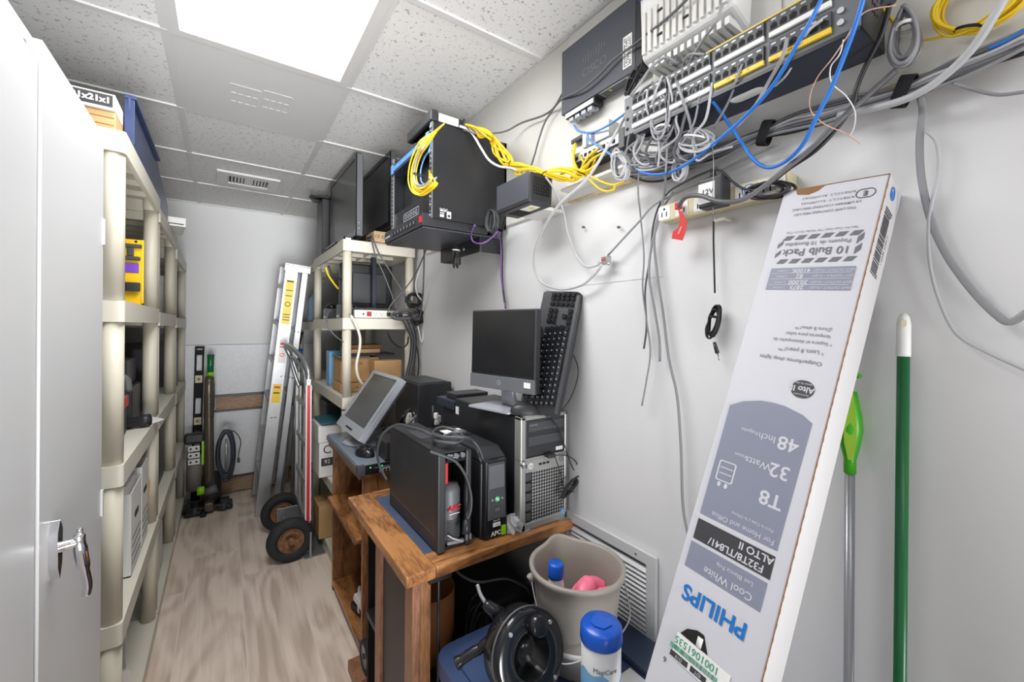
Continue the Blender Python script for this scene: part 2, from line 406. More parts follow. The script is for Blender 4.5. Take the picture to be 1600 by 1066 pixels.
bw(g, 'register_pattern', t)
t = thing('ceiling_diffuser', 'white supply air vent with curved blades in the far ceiling', 'ceiling vent', (.11, 3.42, ZC))
bw(MB('tbar').shape([rrect(.36, .30, .008), rrect(.24, .17, .004)], Matrix.Translation((.135, 3.41, ZC - .008)), .014), 'frame', t, .003)
bw(MB('dark_inside').box((.01, 3.32, ZC - .004), (.26, 3.50, ZC + .003)), 'opening', t)
b = MB('tbar')
for i in range(13):
    x = .02 + i * .0192
    if i in (6,): b.box((x - .018, 3.325, ZC - .010), (x + .018, 3.495, ZC - .004)); continue
    q = (i - 6) * .13
    b.box((-.0065, -.085, -.001), (.0065, .085, .001), Matrix.Translation((x, 3.41, ZC - .009)) @ Matrix.Rotation(q, 4, 'Y'))
bw(b, 'blade', t)

# white painted boards fixed to the right wall
struct(MB('board_paint').box((.967, -.6, 1.862), (XW, 1.067, ZC)).build('trim_20', bev=.002))
struct(MB('board_paint').box((.972, 1.072, 1.855), (XW, 2.32, ZC)).build('trim_21', bev=.002))
struct(MB('board_edge').box((.968, -.6, 1.854), (XW, 1.066, 1.862)).build('trim_22'))
struct(MB('wall_paint').box((.9835, .70, 1.57), (XW, 1.03, 1.80)).build('trim_23', bev=.0005))
for i, (u, v) in enumerate(((911, 355), (966, 355), (1490, 85), (1493, 60), (1340, 95))):
    p = at(u, v, x=.97); o = MB('screw').cyl(p + V((.006, 0, 0)), p - V((.002, 0, 0)), .004 if v > 100 else .003, n=12).build('screw')
    tag(o, ['screw in the wall left of the hanging coax cable', 'screw in the wall right of the hanging coax cable', 'larger screw hole in the board above the strapped cables', 'small screw hole in the board below the yellow coil', 'screw in the board beside the patch panel end'][i], 'screw')
# return air louvre low on the right wall
t = thing('wall_louvre', 'white louvred vent low on the wall behind the grey bucket', 'wall vent', (XW, .9, .3))
y0, y1, z0, z1 = .708, 1.09, .36, .80
f = MB('cabinet_paint'); Mx = basis((XW - .008, 0, 0), (0, 1, 0), (0, 0, 1))
f.shape([rect(y0, z0, y1, z1), rect(y0 + .03, z0 + .03, y1 - .03, z1 - .03)], Mx, .012); bw(f, 'frame', t, .002)
bw(MB('mid_grey').box((XW - .003, y0 + .03, z0 + .03), (XW - .001, y1 - .03, z1 - .03)), 'backing', t)
s_ = MB('cabinet_paint'); z = z0 + .04
while z < z1 - .04:
    s_.box((-.009, y0 + .03, -.0008), (.009, y1 - .03, .0008), Matrix.Translation((XW - .008, 0, z)) @ Matrix.Rotation(radians(-38), 4, 'Y')); z += .0135
bw(s_, 'slat', t)
p = at(993, 866, x=XW - .015); bw(MB('screw').cyl(p, p + V((.004, 0, 0)), .003, n=10), 'screw', t)

# ---------------------------------------------------------------- foam panels and timber at the end wall
def back(x0, x1, z0, z1, d, m, name, lab, cat, th=.02, bev=.002, grp=None):
    return tag(MB(m).box((x0, YB - d - th, z0), (x1, YB - d, z1)).build(name, bev=bev), lab, cat, grp)
back(-.12, .75, .845, 1.262, .012, 'foam_white', 'foam_panel', 'white textured panel on the end wall above the timber strip', 'wall panel')
back(-.12, .75, .15, .70, .012, 'foam_white', 'foam_panel', 'white textured panel on the end wall below the timber strip', 'wall panel')
back(-.42, -.135, .02, 1.262, .012, 'foam_white', 'foam_panel', 'narrow tall white panel behind the black spirit level', 'wall panel')
back(-.05, .70, .715, .825, .012, 'plywood', 'timber_strip', 'brown wooden strip between the two white panels', 'wood strip')
back(-.05, .70, .015, .13, .012, 'plywood', 'timber_strip', 'brown wooden strip at the floor under the white panel', 'wood strip')
for z in (.698, .827): back(-.12, .72, z, z + .016, .012, 'dark_grey', 'edge_strip', 'dark strip along the %s edge of the wooden strip' % ('lower' if z < .7 else 'upper'), 'edge strip', th=.024, bev=0)
back(-.12, .72, .133, .148, .012, 'dark_grey', 'edge_strip', 'dark strip above the floor level wooden strip', 'edge strip', th=.024, bev=0)

# ---------------------------------------------------------------- steel cabinet at left
t = thing('storage_cabinet', 'tall pale grey steel cabinet with a chrome handle at the left edge', 'cabinet', (-.5, .7, 0))
bw(MB('cabinet_paint').box((-.88, -.05, .0), (-.268, 1.42, 1.915)), 'body', t, .004)
d1 = bw(MB('cabinet_paint').box((-.266, .36, .06), (-.25, .992, 1.858)), 'door', t, .002)
d2 = bw(MB('cabinet_paint').box((-.266, 1.0, .06), (-.247, 1.424, 1.895)), 'door', t, .001)
bw(MB('mid_grey').box((-.2665, .990, .06), (-.264, 1.002, 1.86)), 'gap_strip', t)
for z in (1.66, .99, .3): bw(MB('cabinet_paint').box((-.255, 1.415, z - .035), (-.243, 1.428, z + .03)), 'hinge', d2, .002)
h = MB('chrome'); p0 = V((-.247, 1.055, 1.035))
h.shape([[(0, .05), (.014, .03), (.012, -.03), (0, -.055), (-.012, -.03), (-.014, .03)]], basis(p0 + V((.006, 0, 0)), (0, 1, 0), (0, 0, 1)), .012)
h.cyl(p0, p0 + V((.034, 0, .004)), .010, .008, n=20)
e = p0 + V((.036, 0, .006))
h.tube(cr([e + V((0, .002, .022)), e, e + V((.003, .004, -.04)), e + V((.008, .012, -.085)), e + V((.006, .014, -.108))], 5), [.004] * 3 + [.008] * 4 + [.0095] * 5 + [.007] * 9, n=14)
bw(h, 'handle', d2, .0015)

# ---------------------------------------------------------------- plastic shelving
def shelving(label, X0, X1, Y0, Y1, tops, r=.027, tilt=0, grp=None, cap=.065):
    t = thing('plastic_shelving', label, 'shelving unit', ((X0 + X1) / 2, (Y0 + Y1) / 2, 0), group=grp)
    ins = r + .004
    for i, z in enumerate(tops):
        z -= .001
        m = MB('shelf_plastic')
        m.box((X0 + .0148, Y0 + .0148, z - .014), (X1 - .0148, Y1 - .0148, z - .0004))
        zb = max(z - cap, 0); w_, d_ = X1 - X0, Y1 - Y0
        m.shape([rrect(w_, d_, .012, 4), rrect(w_ - .03, d_ - .03, .006, 3)], Matrix.Translation(((X0 + X1) / 2, (Y0 + Y1) / 2, (z + zb) / 2)), z - zb)
        if z > .1:
            n = 5
            for q in range(1, n): y = Y0 + (Y1 - Y0) * q / n; m.box((X0 + .01, y - .003, z - .035), (X1 - .01, y + .003, z - .01))
            m.box(((X0 + X1) / 2 - .003, Y0 + .01, z - .035), ((X0 + X1) / 2 + .003, Y1 - .01, z - .01))
        for (px, py) in ((X0 + ins, Y0 + ins), (X0 + ins, Y1 - ins), (X1 - ins, Y0 + ins), (X1 - ins, Y1 - ins)):
            m.cyl((px, py, max(z - cap, .0)), (px, py, z - .002), r + .002, n=20)
        bw(m, 'shelf', t, .002)
    ts = sorted(tops)
    for a, b in zip(ts[:-1], ts[1:]):
        for (px, py) in ((X0 + ins, Y0 + ins), (X0 + ins, Y1 - ins), (X1 - ins, Y0 + ins), (X1 - ins, Y1 - ins)):
            bw(MB('post_plastic').cyl((px, py, a), (px, py, b - cap), r, n=24), 'post', t)
    t.rotation_euler = (0, tilt, 0)
    return t
LT = (2.02, 1.503, 1.0, .515, .06)
shelving('off-white plastic shelving unit at left, nearest beside the steel cabinet', -.862, -.25, 1.72, 2.57, LT)
shelving('off-white plastic shelving unit at left, the middle of the three', -.865, -.252, 2.59, 3.43, (1.985, 1.49, .995, .51, .055))
shelving('off-white plastic shelving unit at left, farthest at the end wall', -.86, -.25, 3.45, 4.255, (1.92, 1.475, .98, .50, .055))
RT_ = (1.912, 1.474, 1.03, .48, .06)
shelving('off-white plastic shelving unit on the right with televisions on top', .54, .96, 2.425, 3.36, RT_, r=.0245, cap=.062)
shelving('off-white plastic shelving unit on the right behind the ladder', .55, .97, 3.39, 4.25, (1.9, 1.46, 1.01, .48, .06), r=.0245)

# ---------------------------------------------------------------- front oak desk
t = thing('computer_desk', 'worn oak computer desk with dark side panel carrying the backup power units', 'desk', (.68, 1.35, 0))
X0, X1, Y0, Y1, ZT = .392, .982, 1.04, 1.655, .778
m = MB('desk_oak'); m.box((X0, Y0, ZT - .032), (X0 + .085, Y1, ZT)); m.m('desk_oak_x').box((X0 + .085, Y0, ZT - .032), (X1, Y0 + .08, ZT)).box((X0 + .085, Y1 - .06, ZT - .032), (X1, Y1, ZT))
m.m('slate_blue').box((X0 + .085, Y0 + .08, ZT - .03), (X1, Y1 - .06, ZT - .002)); bw(m, 'top', t, .004, 3)
m = MB('edge_wood').box((.418, 1.062, 0), (.441, 1.118, ZT - .03)); m.m('desk_oak_v').box((.441, 1.064, 0), (.472, 1.116, ZT - .03)); bw(m, 'post', t, .002)
bw(MB('edge_wood').box((.418, 1.345, 0), (.455, 1.392, ZT - .03)), 'post', t, .002)
bw(MB('panel_dark').box((.430, 1.116, .05), (.445, 1.347, ZT - .03)), 'side_panel', t)
bw(MB('desk_oak_v').box((.94, 1.07, 0), (.975, 1.12, ZT - .03)), 'post', t, .002)
bw(MB('desk_oak_v').box((.935, 1.58, 0), (.975, 1.62, ZT - .03)), 'post', t, .002)
bw(MB('dark_inside').box((.46, 1.615, .05), (.94, 1.628, ZT - .032)), 'back_panel', t)
bw(MB('black_plastic').box((.45, 1.12, .33), (.97, 1.61, .352)), 'lower_shelf', t, .002)
m = MB('black_metal').box((.462, 1.052, ZT - .05), (.53, 1.075, ZT - .033)); m.cyl((.492, 1.058, ZT - .045), (.492, 1.058, .03), .004, n=10); bw(m, 'door_hinge_rod', t, .001)
bw(MB('dark_inside').box((.45, 1.1, .0), (.97, 1.61, .03)), 'base_board', t)
o = MB('edge_wood').box((.43, 1.665, 0), (.60, 1.80, .045)).build('wooden_plinth', bev=.003); tag(o, 'low wooden plinth on the floor between the two desks', 'plinth')
# rear cubby desk
t = thing('cubby_desk', 'oak cubby desk behind the front desk, open to the aisle and carrying the server', 'desk', (.72, 2.1, 0))
for y in (1.812, 2.39): bw(MB('desk_oak_v').box((.49, y, .0), (.965, y + .022, .782)), 'side_panel', t, .002)
bw(MB('desk_oak').box((.47, 1.80, .782), (.97, 2.415, .80)), 'top', t, .002)
bw(MB('desk_oak').box((.462, 1.834, .495), (.95, 2.39, .516)), 'shelf', t, .002)
bw(MB('desk_oak').box((.488, 1.834, .035), (.95, 2.39, .055)), 'bottom_board', t, .002)
bw(MB('desk_oak_x').box((.95, 1.834, .035), (.962, 2.39, .782)), 'back_panel', t)
# ================================================================ small builders
def bx(name, lo, hi, m, label, cat, bev=.002, rz=0, group=None):
    """one plain carton or block with its own turn, standing on lo.z"""
    c = V(((lo[0] + hi[0]) / 2, (lo[1] + hi[1]) / 2, lo[2])); h = V(((hi[0] - lo[0]) / 2, (hi[1] - lo[1]) / 2, hi[2] - lo[2]))
    t = thing(name, label, cat, c, rz, group)
    MB(m).box((-h.x, -h.y, 0), (h.x, h.y, h.z)).build('body', t, bev); return t, h
YM = lambda x, z, y: basis((x, y, z), (1, 0, 0), (0, 0, 1))      # drawing plane facing the camera end (-Y)
XM = lambda y, z, x: basis((x, y, z), (0, -1, 0), (0, 0, 1))      # drawing plane facing the aisle from the right (-X)
XP = lambda y, z, x: basis((x, y, z), (0, 1, 0), (0, 0, 1))       # drawing plane facing the aisle from the left (+X)
def carton(lo, hi, m, label, rz=0, words=(), tape=None, name='carton', cat='box', hand=False, side='x-', group=None):
    t, h = bx(name, lo, hi, m, label, cat, .003, rz, group)
    if tape: MB(tape).box((-.02, -h.y - .0008, h.z * .55), (.02, h.y + .0008, h.z + .0008)).build('tape', t)
    fl = MB('cardboard_dark').box((-h.x, -.0015, h.z - .0002), (h.x, .0015, h.z + .0006)); fl.build('lid_seam', t)
    for (s, size, dx, dz, face, mm) in words:
        Mx = {'y-': basis((dx, -h.y - .001, dz), (1, 0, 0), (0, 0, 1)), 'x-': basis((-h.x - .001, dx, dz), (0, -1, 0), (0, 0, 1)), 'x+': basis((h.x + .001, dx, dz), (0, 1, 0), (0, 0, 1))}[face]
        MB(mm).text(s, size, Mx).build('print', t)
    if hand:
        sx = 1 if side == 'x+' else -1
        MB('dark_inside').shape([rrect(.09, .028, .013)], basis((sx * (h.x + .0008), 0, h.z * .68), (0, 1, 0), (0, 0, 1)), .001).build('hand_hole', t)
    return t, h
# ================================================================ on and in the left shelving
# top of the nearest unit
t, h = carton((-.80, 1.76, 2.022), (-.279, 2.2, 2.085), 'cardboard', 'orange-brown flat carton under the 21x21x1 filter box on the left shelf top')
for z in (.02, .042): MB('cardboard_dark').box((-h.x + .004, -h.y - .001, z), (h.x - .004, -h.y + .001, z + .003)).build('slot', t)
t, h = bx('filter_box', (-.83, 1.75, 2.086), (-.279, 2.22, 2.135), 'white_paper', 'white air filter box printed 21x21x1 on top of the left shelving', 'box')
t2 = MB('print_dark').shape([rect(-.31, .008, .27, .044)], basis((0, -h.y - .0006, 0), (1, 0, 0), (0, 0, 1)), .001); t2.build('dark_band', t)
MB('white_paper').text('21x21x1', .025, basis((.222, -h.y - .0015, .0265), (1, 0, 0), (0, 0, 1)), bold=.001).build('print', t)
b = MB('navy_plastic'); Mx = basis((-.262, 0, 0), (0, 1, 0), (0, 0, 1))
b.shape([[(1.88, 2.026), (1.86, 2.185), (1.92, 2.197), (2.3, 2.20), (2.5, 2.195), (2.62, 2.16), (2.8, 2.12), (2.98, 2.09), (3.0, 2.06), (2.98, 2.0), (2.62, 1.995), (2.6, 2.026)]], Mx, .006)
b.box((-.275, 1.86, 2.18), (-.245, 2.5, 2.192)); b.box((-.275, 1.865, 2.03), (-.25, 1.875, 2.19))
tag(b.build('plastic_lid', bev=.001), 'navy blue plastic lid standing on edge along the left shelf top', 'tray')  # a long plastic lid set on edge
t, h = bx('white_carton', (-.42, 3.02, 1.99), (-.20, 3.32, 2.04), 'white_paper', 'flat white carton with dark stripe jutting over the far left shelf top', 'box', rz=.12)
MB('print_dark').box((h.x, -h.y + .01, .012), (h.x + .001, h.y - .01, .018)).box((-.1, -h.y - .001, .01), (.1, -h.y, .016)).build('stripe', t)
MB('print_blue').box((-.05, -h.y - .001, .025), (.0, -h.y, .04)).build('logo_patch', t)
# shelf 2 of nearest unit: yellow blister pack, white cartons
t = thing('blister_pack', 'yellow blister pack of tools between the left shelf posts', 'tool pack', (-.37, 2.26, 1.503))
m = MB('yellow_pack').box((-.10, -.006, 0), (.10, .0, .27)); m.build('card', t, .002)
MB('yellow_pack').box((-.10, -.012, 0), (.10, -.006, .012)).box((.094, -.012, 0), (.1, -.006, .27)).build('tray_edge', t)
MB('purple').box((.0, -.010, .135), (.085, -.006, .175)).build('purple_panel', t, .004)
g = MB('black_plastic').box((.02, -.03, .06), (.09, -.006, .095)).box((.03, -.034, .066), (.034, -.03, .09)).box((.05, -.034, .066), (.054, -.03, .09)); g.build('tool_head', t, .004)
g = MB('dark_grey').box((.03, -.025, .185), (.09, -.006, .20)).box((.05, -.02, .2), (.07, -.006, .235)).box((.04, -.022, .235), (.095, -.006, .25)); g.build('ratchet', t, .004)
for x in (.03, .075): MB('dark_inside').cyl((x, -.007, .262), (x, -.005, .262), .005, n=12).build('hang_hole', t)
carton((-.66, 2.32, 1.503), (-.31, 2.505, 1.72), 'white_paper', 'white carton behind the yellow tool pack on the left shelf', words=[('COT', .035, .12, .05, 'y-', 'print_blue')])
carton((-.79, 1.785, 1.503), (-.325, 2.10, 1.80), 'white_paper', 'white printed carton glimpsed beside the steel cabinet edge', words=[('USPS', .03, 0, .2, 'x+', 'print_dark'), ('FRAGILE', .02, .02, .05, 'x+', 'print_dark')])
# file boxes on farther units
def filebox(x1, y0, y1, z, hgt, label, lid=True, d=.36):
    t = thing('file_box', label, 'box', (x1 - d / 2, (y0 + y1) / 2, z)); hx = d / 2; hy = (y1 - y0) / 2
    if lid: MB('white_paper').box((-hx, -hy, 0), (hx, hy, hgt)).build('body', t, .003)
    else: MB('white_paper').shape([rect(-hx, -hy, hx, hy), rect(-hx + .004, -hy + .004, hx - .004, hy - .004)], Matrix.Translation((0, 0, hgt / 2)), hgt).box((-hx, -hy, 0), (hx, hy, .004)).build('body', t)
    if lid: MB('white_paper').box((-hx - .006, -hy - .006, hgt - .05), (hx + .006, hy + .006, hgt + .004)).build('lid', t, .003)
    p = MB('print_dark')
    for sx in (1,):
        Mx = basis((hx + .0008, 0, 0), (0, 1, 0), (0, 0, 1))
        p.shape([rrect(.08, .022, .01, cy=hgt * .66)], Mx, .001)
        for q in range(4): p.shape([rect(-hy * .8, hgt * .12 + q * .03, hy * .8, hgt * .12 + q * .03 + .0025)], Mx, .001)
    Mx = basis((0, -hy - .0008, 0), (1, 0, 0), (0, 0, 1)); p.shape([rrect(.07, .022, .01, cy=hgt * .66)], Mx, .001)
    p.shape([rect(-hx * .7, hgt * .12, -hx * .2, hgt * .2)], Mx, .001)
    p.build('print', t); return t
filebox(-.30, 2.70, 3.02, 1.49, .25, 'white file box with crumpled paper in its top on the second left shelf')
o = MB('cardboard_dark').tube(cr([(-.34, 2.76, 1.756), (-.33, 2.82, 1.775), (-.35, 2.9, 1.772), (-.38, 2.97, 1.757)], 5), [.01] * 3 + [.022] * 10 + [.012] * 3, n=8).build('paper_wad'); tag(o, 'wad of brown paper on the white file box of the left shelving', 'paper')
filebox(-.30, 3.53, 3.86, 1.475, .27, 'white file box on the farthest left shelf below the top')
filebox(-.30, 3.535, 3.86, .50, .36, 'white file box with an open lid flap on the farthest lower left shelf')
o = MB('cardboard_dark').box((-.5, 3.54, .865), (-.32, 3.8, .885)).build('folder_stack', bev=.003); tag(o, 'brown folders on the farthest lower left file box', 'folders')
o = MB('mid_grey').box((-.62, 3.9, .98), (-.28, 3.96, 1.3)).build('grey_case', bev=.003); tag(o, 'grey flat case standing on the farthest left shelf', 'case')
o = MB('dark_grey').box((-.6, 3.95, 1.475), (-.3, 4.2, 1.7)).build('dark_case', bev=.006); tag(o, 'dark case at the far end of the second left shelf', 'case')
# shelf 3: tool case, flashlight, printers, cable
t = thing('tool_case', 'black tool case with a red latch standing upright beside the first left post', 'tool case', (-.40, 2.08, 1.0))
MB('dark_grey').shape([rrect(.2, .22, .03, cy=.11)], basis((0, 0, 0), (1, 0, 0), (0, 0, 1)), .07).build('body', t, .008)
MB('mid_grey').tube(cr([(.03, 0, .2), (.05, 0, .24), (.10, 0, .23), (.11, 0, .18)], 5), .012, n=10).build('handle', t)
MB('red_paint').box((.06, -.05, .12), (.105, .045, .165)).build('latch', t, .006)
o = MB('black_plastic').tube([(-.36, 2.27, 1.028), (-.285, 2.30, 1.028), (-.282, 2.301, 1.028), (-.255, 2.312, 1.028)], [.020, .020, .026, .026], n=20); o.m('dark_grey').tube([(-.255, 2.312, 1.028), (-.252, 2.313, 1.028)], .023, n=20)
tag(o.build('flashlight'), 'black flashlight lying on the left shelf beside the tool case', 'flashlight')
o = MB('white_paper').shape([[(0, 0), (.16, .01), (.2, .1), (.14, .2), (.05, .17), (-.03, .12)]], Matrix.Translation((-.42, 2.33, 1.0035)), .005).build('white_cloth', bev=.002); tag(o, 'crumpled white bag behind the flashlight on the left shelf', 'bag')
t, h = bx('printer', (-.72, 2.30, 1.0), (-.31, 2.55, 1.17), 'black_plastic', 'black office machine at the back of the left shelf behind the flashlight', 'printer', .01)
MB('dark_grey').box((-h.x + .02, -h.y - .004, .09), (h.x - .02, -h.y, .095)).build('seam', t); MB('black_gloss').box((h.x - .08, -h.y - .003, .11), (h.x - .02, -h.y, .14)).build('panel', t)
t, h = bx('printer', (-.70, 2.32, 1.172), (-.33, 2.55, 1.28), 'dark_grey', 'smaller black machine stacked on top of the black office machine', 'printer', .01)
MB('black_plastic').tube([(-.05, -h.y - .002, .08), (.05, -h.y - .002, .10)], .006, n=8).build('seam', t)
for i in range(4):
    y = 2.76 + i * .05; o = MB(['dark_grey', 'navy_metal', 'mid_grey', 'dark_grey'][i]).box((-.62, y, .996), (-.30 + .01 * (i % 2), y + .03, .996 + [.31, .26, .29, .24][i])).build('equipment_case', bev=.004)
    tag(o, ['dark slim case standing nearest the second left post', 'navy slim case standing second from the second left post', 'mid grey slim case standing third from the second left post', 'dark low slim case standing farthest in the row of four'][i], 'case')
rnd = random.Random(3)
def loops(name, c, ax, ay, a, b, n, r, m, label, cat='cable', jit=.12, az=None, squash=0, rs=6, parent=None, tie=None, group=None, dep=.012):
    """a hank of cable: n untidy oval turns about c in the plane ax, ay"""
    ax = V(ax).normalized(); ay = V(ay).normalized(); nz = ax.cross(ay); c = V(c); pts = []
    ph = rnd.random() * 6
    for k in range(n):
        sa = a * (1 - jit * rnd.random()); sb = b * (1 - jit * rnd.random()); off = nz * (rnd.random() - .5) * 2 * dep + ax * a * jit * (rnd.random() - .5) + ay * b * jit * (rnd.random() - .5)
        for j in range(8):
            q = ph + 2 * pi * j / 8; pinch = 1 - squash * (1 if False else (cos(q) ** 2) * 0) 
            x = cos(q) * sa; y = sin(q) * sb
            if squash: x *= (1 - squash * max(0, sin(q)))
            pts.append(c + ax * x + ay * y + off * (1 if j else .9))
    mb_ = MB(m).tube(cr(pts, 4), r, n=rs)
    if parent is not None: return bw(mb_, name, parent)
    t = thing(name, label, cat, c, group=group) if tie else None
    if tie:
        bw(mb_, 'turns', t); w = max(a * .22 * (1 - squash * .0), r * 3); q = c + ay * tie[1]
        ring = [q + ax * cos(2 * pi * j / 16) * tie[2] + nz * sin(2 * pi * j / 16) * (dep + r * 1.5) for j in range(17)]
        bw(MB(tie[0]).tube(ring, r * .7 + .0008, n=6), 'tie', t); return t
    return tag(mb_.build(name), label, cat, group)
loops('coiled_cable', (-.33, 2.82, 1.02), (.3, 1, 0), (0, .25, 1), .07, .03, 5, .004, 'navy_metal', 'dark coiled cable at the edge of the left shelf by the slim cases')
# shelf 4 nearest: file boxes & torn bag ; lower shelves
filebox(-.272, 2.02, 2.24, .515, .30, 'white file box nearest on the left shelf below the flashlight', lid=False, d=.4)
filebox(-.272, 2.26, 2.42, .515, .33, 'second white file box on the left shelf, open with files showing', lid=False, d=.4)
o = MB('white_paper')
for i in range(14): o.box((-.65, 2.03 + i * .014, .525), (-.285, 2.033 + i * .014, .826 + .02 * rnd.random()))
tag(o.build('file_folders'), 'white files filling the nearest left file box', 'files')
b = MB('cardboard'); b.shape([[(-.13, 0), (.12, 0), (.13, .2), (.11, .26), (.12, .3), (.06, .33), (-.1, .34), (-.13, .3)]], basis((-.40, 2.47, .515), (1, 0, 0), (0, 0, 1)), .006); b.box((-.53, 2.435, .515), (-.33, 2.466, .80))
tag(b.build('paper_bag', bev=.002), 'torn brown paper bag beside the white file boxes on the left', 'paper bag')
o = MB('cardboard_light').box((-.6, 2.66, .51), (-.29, 2.90, .60)); o.m('cardboard_dark').box((-.6, 2.7, .601), (-.33, 2.86, .66)); tag(o.build('carton', bev=.003), 'small brown carton on the middle left shelving, lower shelf', 'box')
t, h = bx('equipment_case', (-.66, 2.95, .51), (-.30, 3.32, .86), 'dark_grey', 'dark cabinet with green trim on the middle left shelving', 'case', .004)
MB('green_dark').box((-.14, -h.y - .002, .1), (.16, -h.y, .11)).build('trim', t); MB('white_paper').box((.02, -h.y - .002, .2), (.15, -h.y, .3)).build('label', t)
t = thing('label_sheet_pack', 'blue and white water pack on the bottom left shelf', 'pack', (-.33, 2.86, .057))
MB('white_paper').box((-.12, -.02, 0), (.05, .10, .25)).build('pack', t, .003); MB('label_blue').box((-.12, -.026, .01), (.045, -.0205, .22)).build('blue_label', t)
MB('cap_blue').box((-.12, -.028, .02), (.046, -.0265, .06)).box((-.12, -.028, .075), (.046, -.0265, .085)).build('dark_stripe', t)
o = MB('white_paper').box((-.5, 2.99, .057), (-.285, 3.12, .30)); o.m('print_dark').box((-.284, 3.0, .08), (-.2835, 3.11, .084)); tag(o.build('white_carton', bev=.002), 'white carton behind the blue pack on the bottom left shelf', 'box')
o = MB('white_paper')
for i in range(22):
    y = 1.95 + i * .014; hh = .20 + .05 * rnd.random(); o.m(['white_paper', 'ivory_plastic', 'box_side'][i % 3]).box((-.62, y, .062), (-.33 + .015 * rnd.random(), y + .009, .062 + hh))
tag(o.build('paper_stack'), 'ragged row of white papers on the lowest near left shelf', 'papers', kind='stuff')
o = MB('cardboard_dark').box((-.62, 2.27, .062), (-.325, 2.295, .30)).box((-.62, 2.30, .062), (-.33, 2.305, .27)); tag(o.build('binder', bev=.002), 'brown binder behind the white papers on the lowest left shelf', 'binder')
o = MB('yellow').box((-.5, 1.89, .062), (-.32, 1.93, .19)); tag(o.build('yellow_booklet', bev=.002), 'yellow booklet in front of the papers on the lowest left shelf', 'booklet')
o = MB('white_paper').shape([rrect(.10, .12, .03, cy=.06)], basis((-.30, 2.0, .062), (.5, .8, 0), (0, 0, 1)), .002); tag(o.build('paper_sheet'), 'rounded white sheet leaning at the edge of the lowest left shelf', 'sheet')
bx('storage_bin', (-.7, 2.32, .062), (-.36, 2.54, .36), 'mid_grey', 'grey bin behind the brown binder on the lowest left shelf', 'bin', .006)

# ================================================================ end wall: level and vacuum cleaner
t = thing('spirit_level', 'long black spirit level leaning on the narrow white end panel', 'spirit level', mx=basis((-.183, YB - .045, .004), (1, 0, -.018), (.018, 0, 1)))
holes = [rect(-.018, a, .018, b) for a, b in ((.10, .24), (.44, .57), (.70, .83), (1.05, 1.18))]
MB('dark_inside').shape([rrect(.062, 1.25, .003, cy=.625)] + holes + [rrect(.04, .014, .006, cy=1.225)], Matrix.Translation((0, 0, .012)), .022).build('beam', t, .001)
for z in (.33, .645, .985):
    MB('tan_plastic').box((-.024, z - .03, .024), (.024, z + .03, .028)).build('vial_block', t, .003); 
for z in (.33, .645, .985):
    m = MB('print_dark')
    for a in range(4): q = a * pi / 4; m.box((-.015, -.0015, 0), (.015, .0015, .001), Matrix.Translation((0, z, .0285)) @ Matrix.Rotation(q, 4, 'Z'))
    m.build('vial', t)
t = thing('vacuum_cleaner', 'black and green upright vacuum cleaner with a brown transparent tube at the end wall', 'vacuum cleaner', (-.085, 4.0, 0))
m = MB('black_gloss').box((-.16, -.10, .012), (.13, .06, .055)).box((-.15, -.14, .01), (-.04, .02, .045)).box((.05, -.12, .01), (.15, .02, .045)); m.build('floor_head', t, .012, 3)
m = MB('brown_grey').box((-.03, -.14, .02), (.03, .0, .09)); m.build('nozzle_window', t, .012)
for x in (-.085, .09): MB('dark_grey').tube([(x - .015, -.11, .035), (x + .015, -.11, .035)], .032, n=20).build('wheel', t)
MB('black_gloss').tube([(-.03, -.14, .02), (-.035, -.17, .015)], .02, n=14).build('front_caster', t)
m = MB('black_plastic').lathe([(.0, .05), (.06, .06), (.07, .11), (.065, .2), (.05, .28), (.0, .3)], 20, Matrix.Translation((.01, -.01, 0))); m.build('motor_housing', t)
MB('lime').tube([(-.075, -.05, .165), (-.03, -.05, .165)], .033, n=20).build('green_hub', t)
MB('mid_grey').tube([(-.025, -.065, .15), (.05, -.065, .17)], [.03, .036], n=16).build('joint', t)
MB('brown_grey').tube(cr([(.0, -.045, .2), (-.003, -.05, .5), (-.006, -.05, .8), (-.006, -.05, .98), (-.004, -.03, 1.02)], 5), .031, n=18).build('tube', t)
m = MB('brown_grey')
for i in range(12): m.tube([(-.006, -.05, .72 + i * .016), (-.006, -.05, .728 + i * .016)], .034, n=18)
m.build('hose_ribs', t)
MB('green_dark').box((-.022, -.02, .78), (.03, .02, 1.0)).build('spine', t, .008)
MB('lime').tube([(.0, -.01, .98), (.0, 0, 1.06)], [.03, .022], n=14).build('green_grip_collar', t)
MB('green_dark').tube([(.0, 0, 1.05), (.002, .004, 1.20)], [.021, .024], n=14).build('grip', t)
MB('beige_base').tube([(-.095, -.01, .17), (-.095, -.01, .42)], .05, n=24).build('dust_bin', t)
MB('black_plastic').box((-.16, -.04, .52), (-.03, .05, .60)).build('bin_lid', t, .02, 3)
for z in (.375, .425, .475): MB('white_paper').box((-.13, -.066, z), (-.06, -.062, z + .04)).build('sticker', t)
m = MB('print_dark')
for z in (.395, .445, .495):
    for x in (-.115, -.08): m.cyl((x, -.068, z), (x, -.066, z), .008, n=12)
m.build('sticker_print', t)
MB('lime').box((-.05, -.05, .36), (-.035, -.0, .54)).build('green_strip', t, .003)
loops('power_cord', (.085, -.03, .42) if False else (-.085 + .105, 3.965, .42), (1, 0, 0), (0, 0, 1), .06, .20, 8, .009, 'navy_metal', '', jit=.25, parent=t, dep=.02)
MB('galv').tube([(.105, -.06, .3), (.105, -.06, .54)], .009, n=10).build('cord_hook', t)
MB('black_cable').tube(cr([(.09, -.02, .6), (.16, -.02, .58), (.2, -.02, .5), (.19, -.02, .42), (.185, -.02, .36)], 5), .004, n=6).build('plug_lead', t)
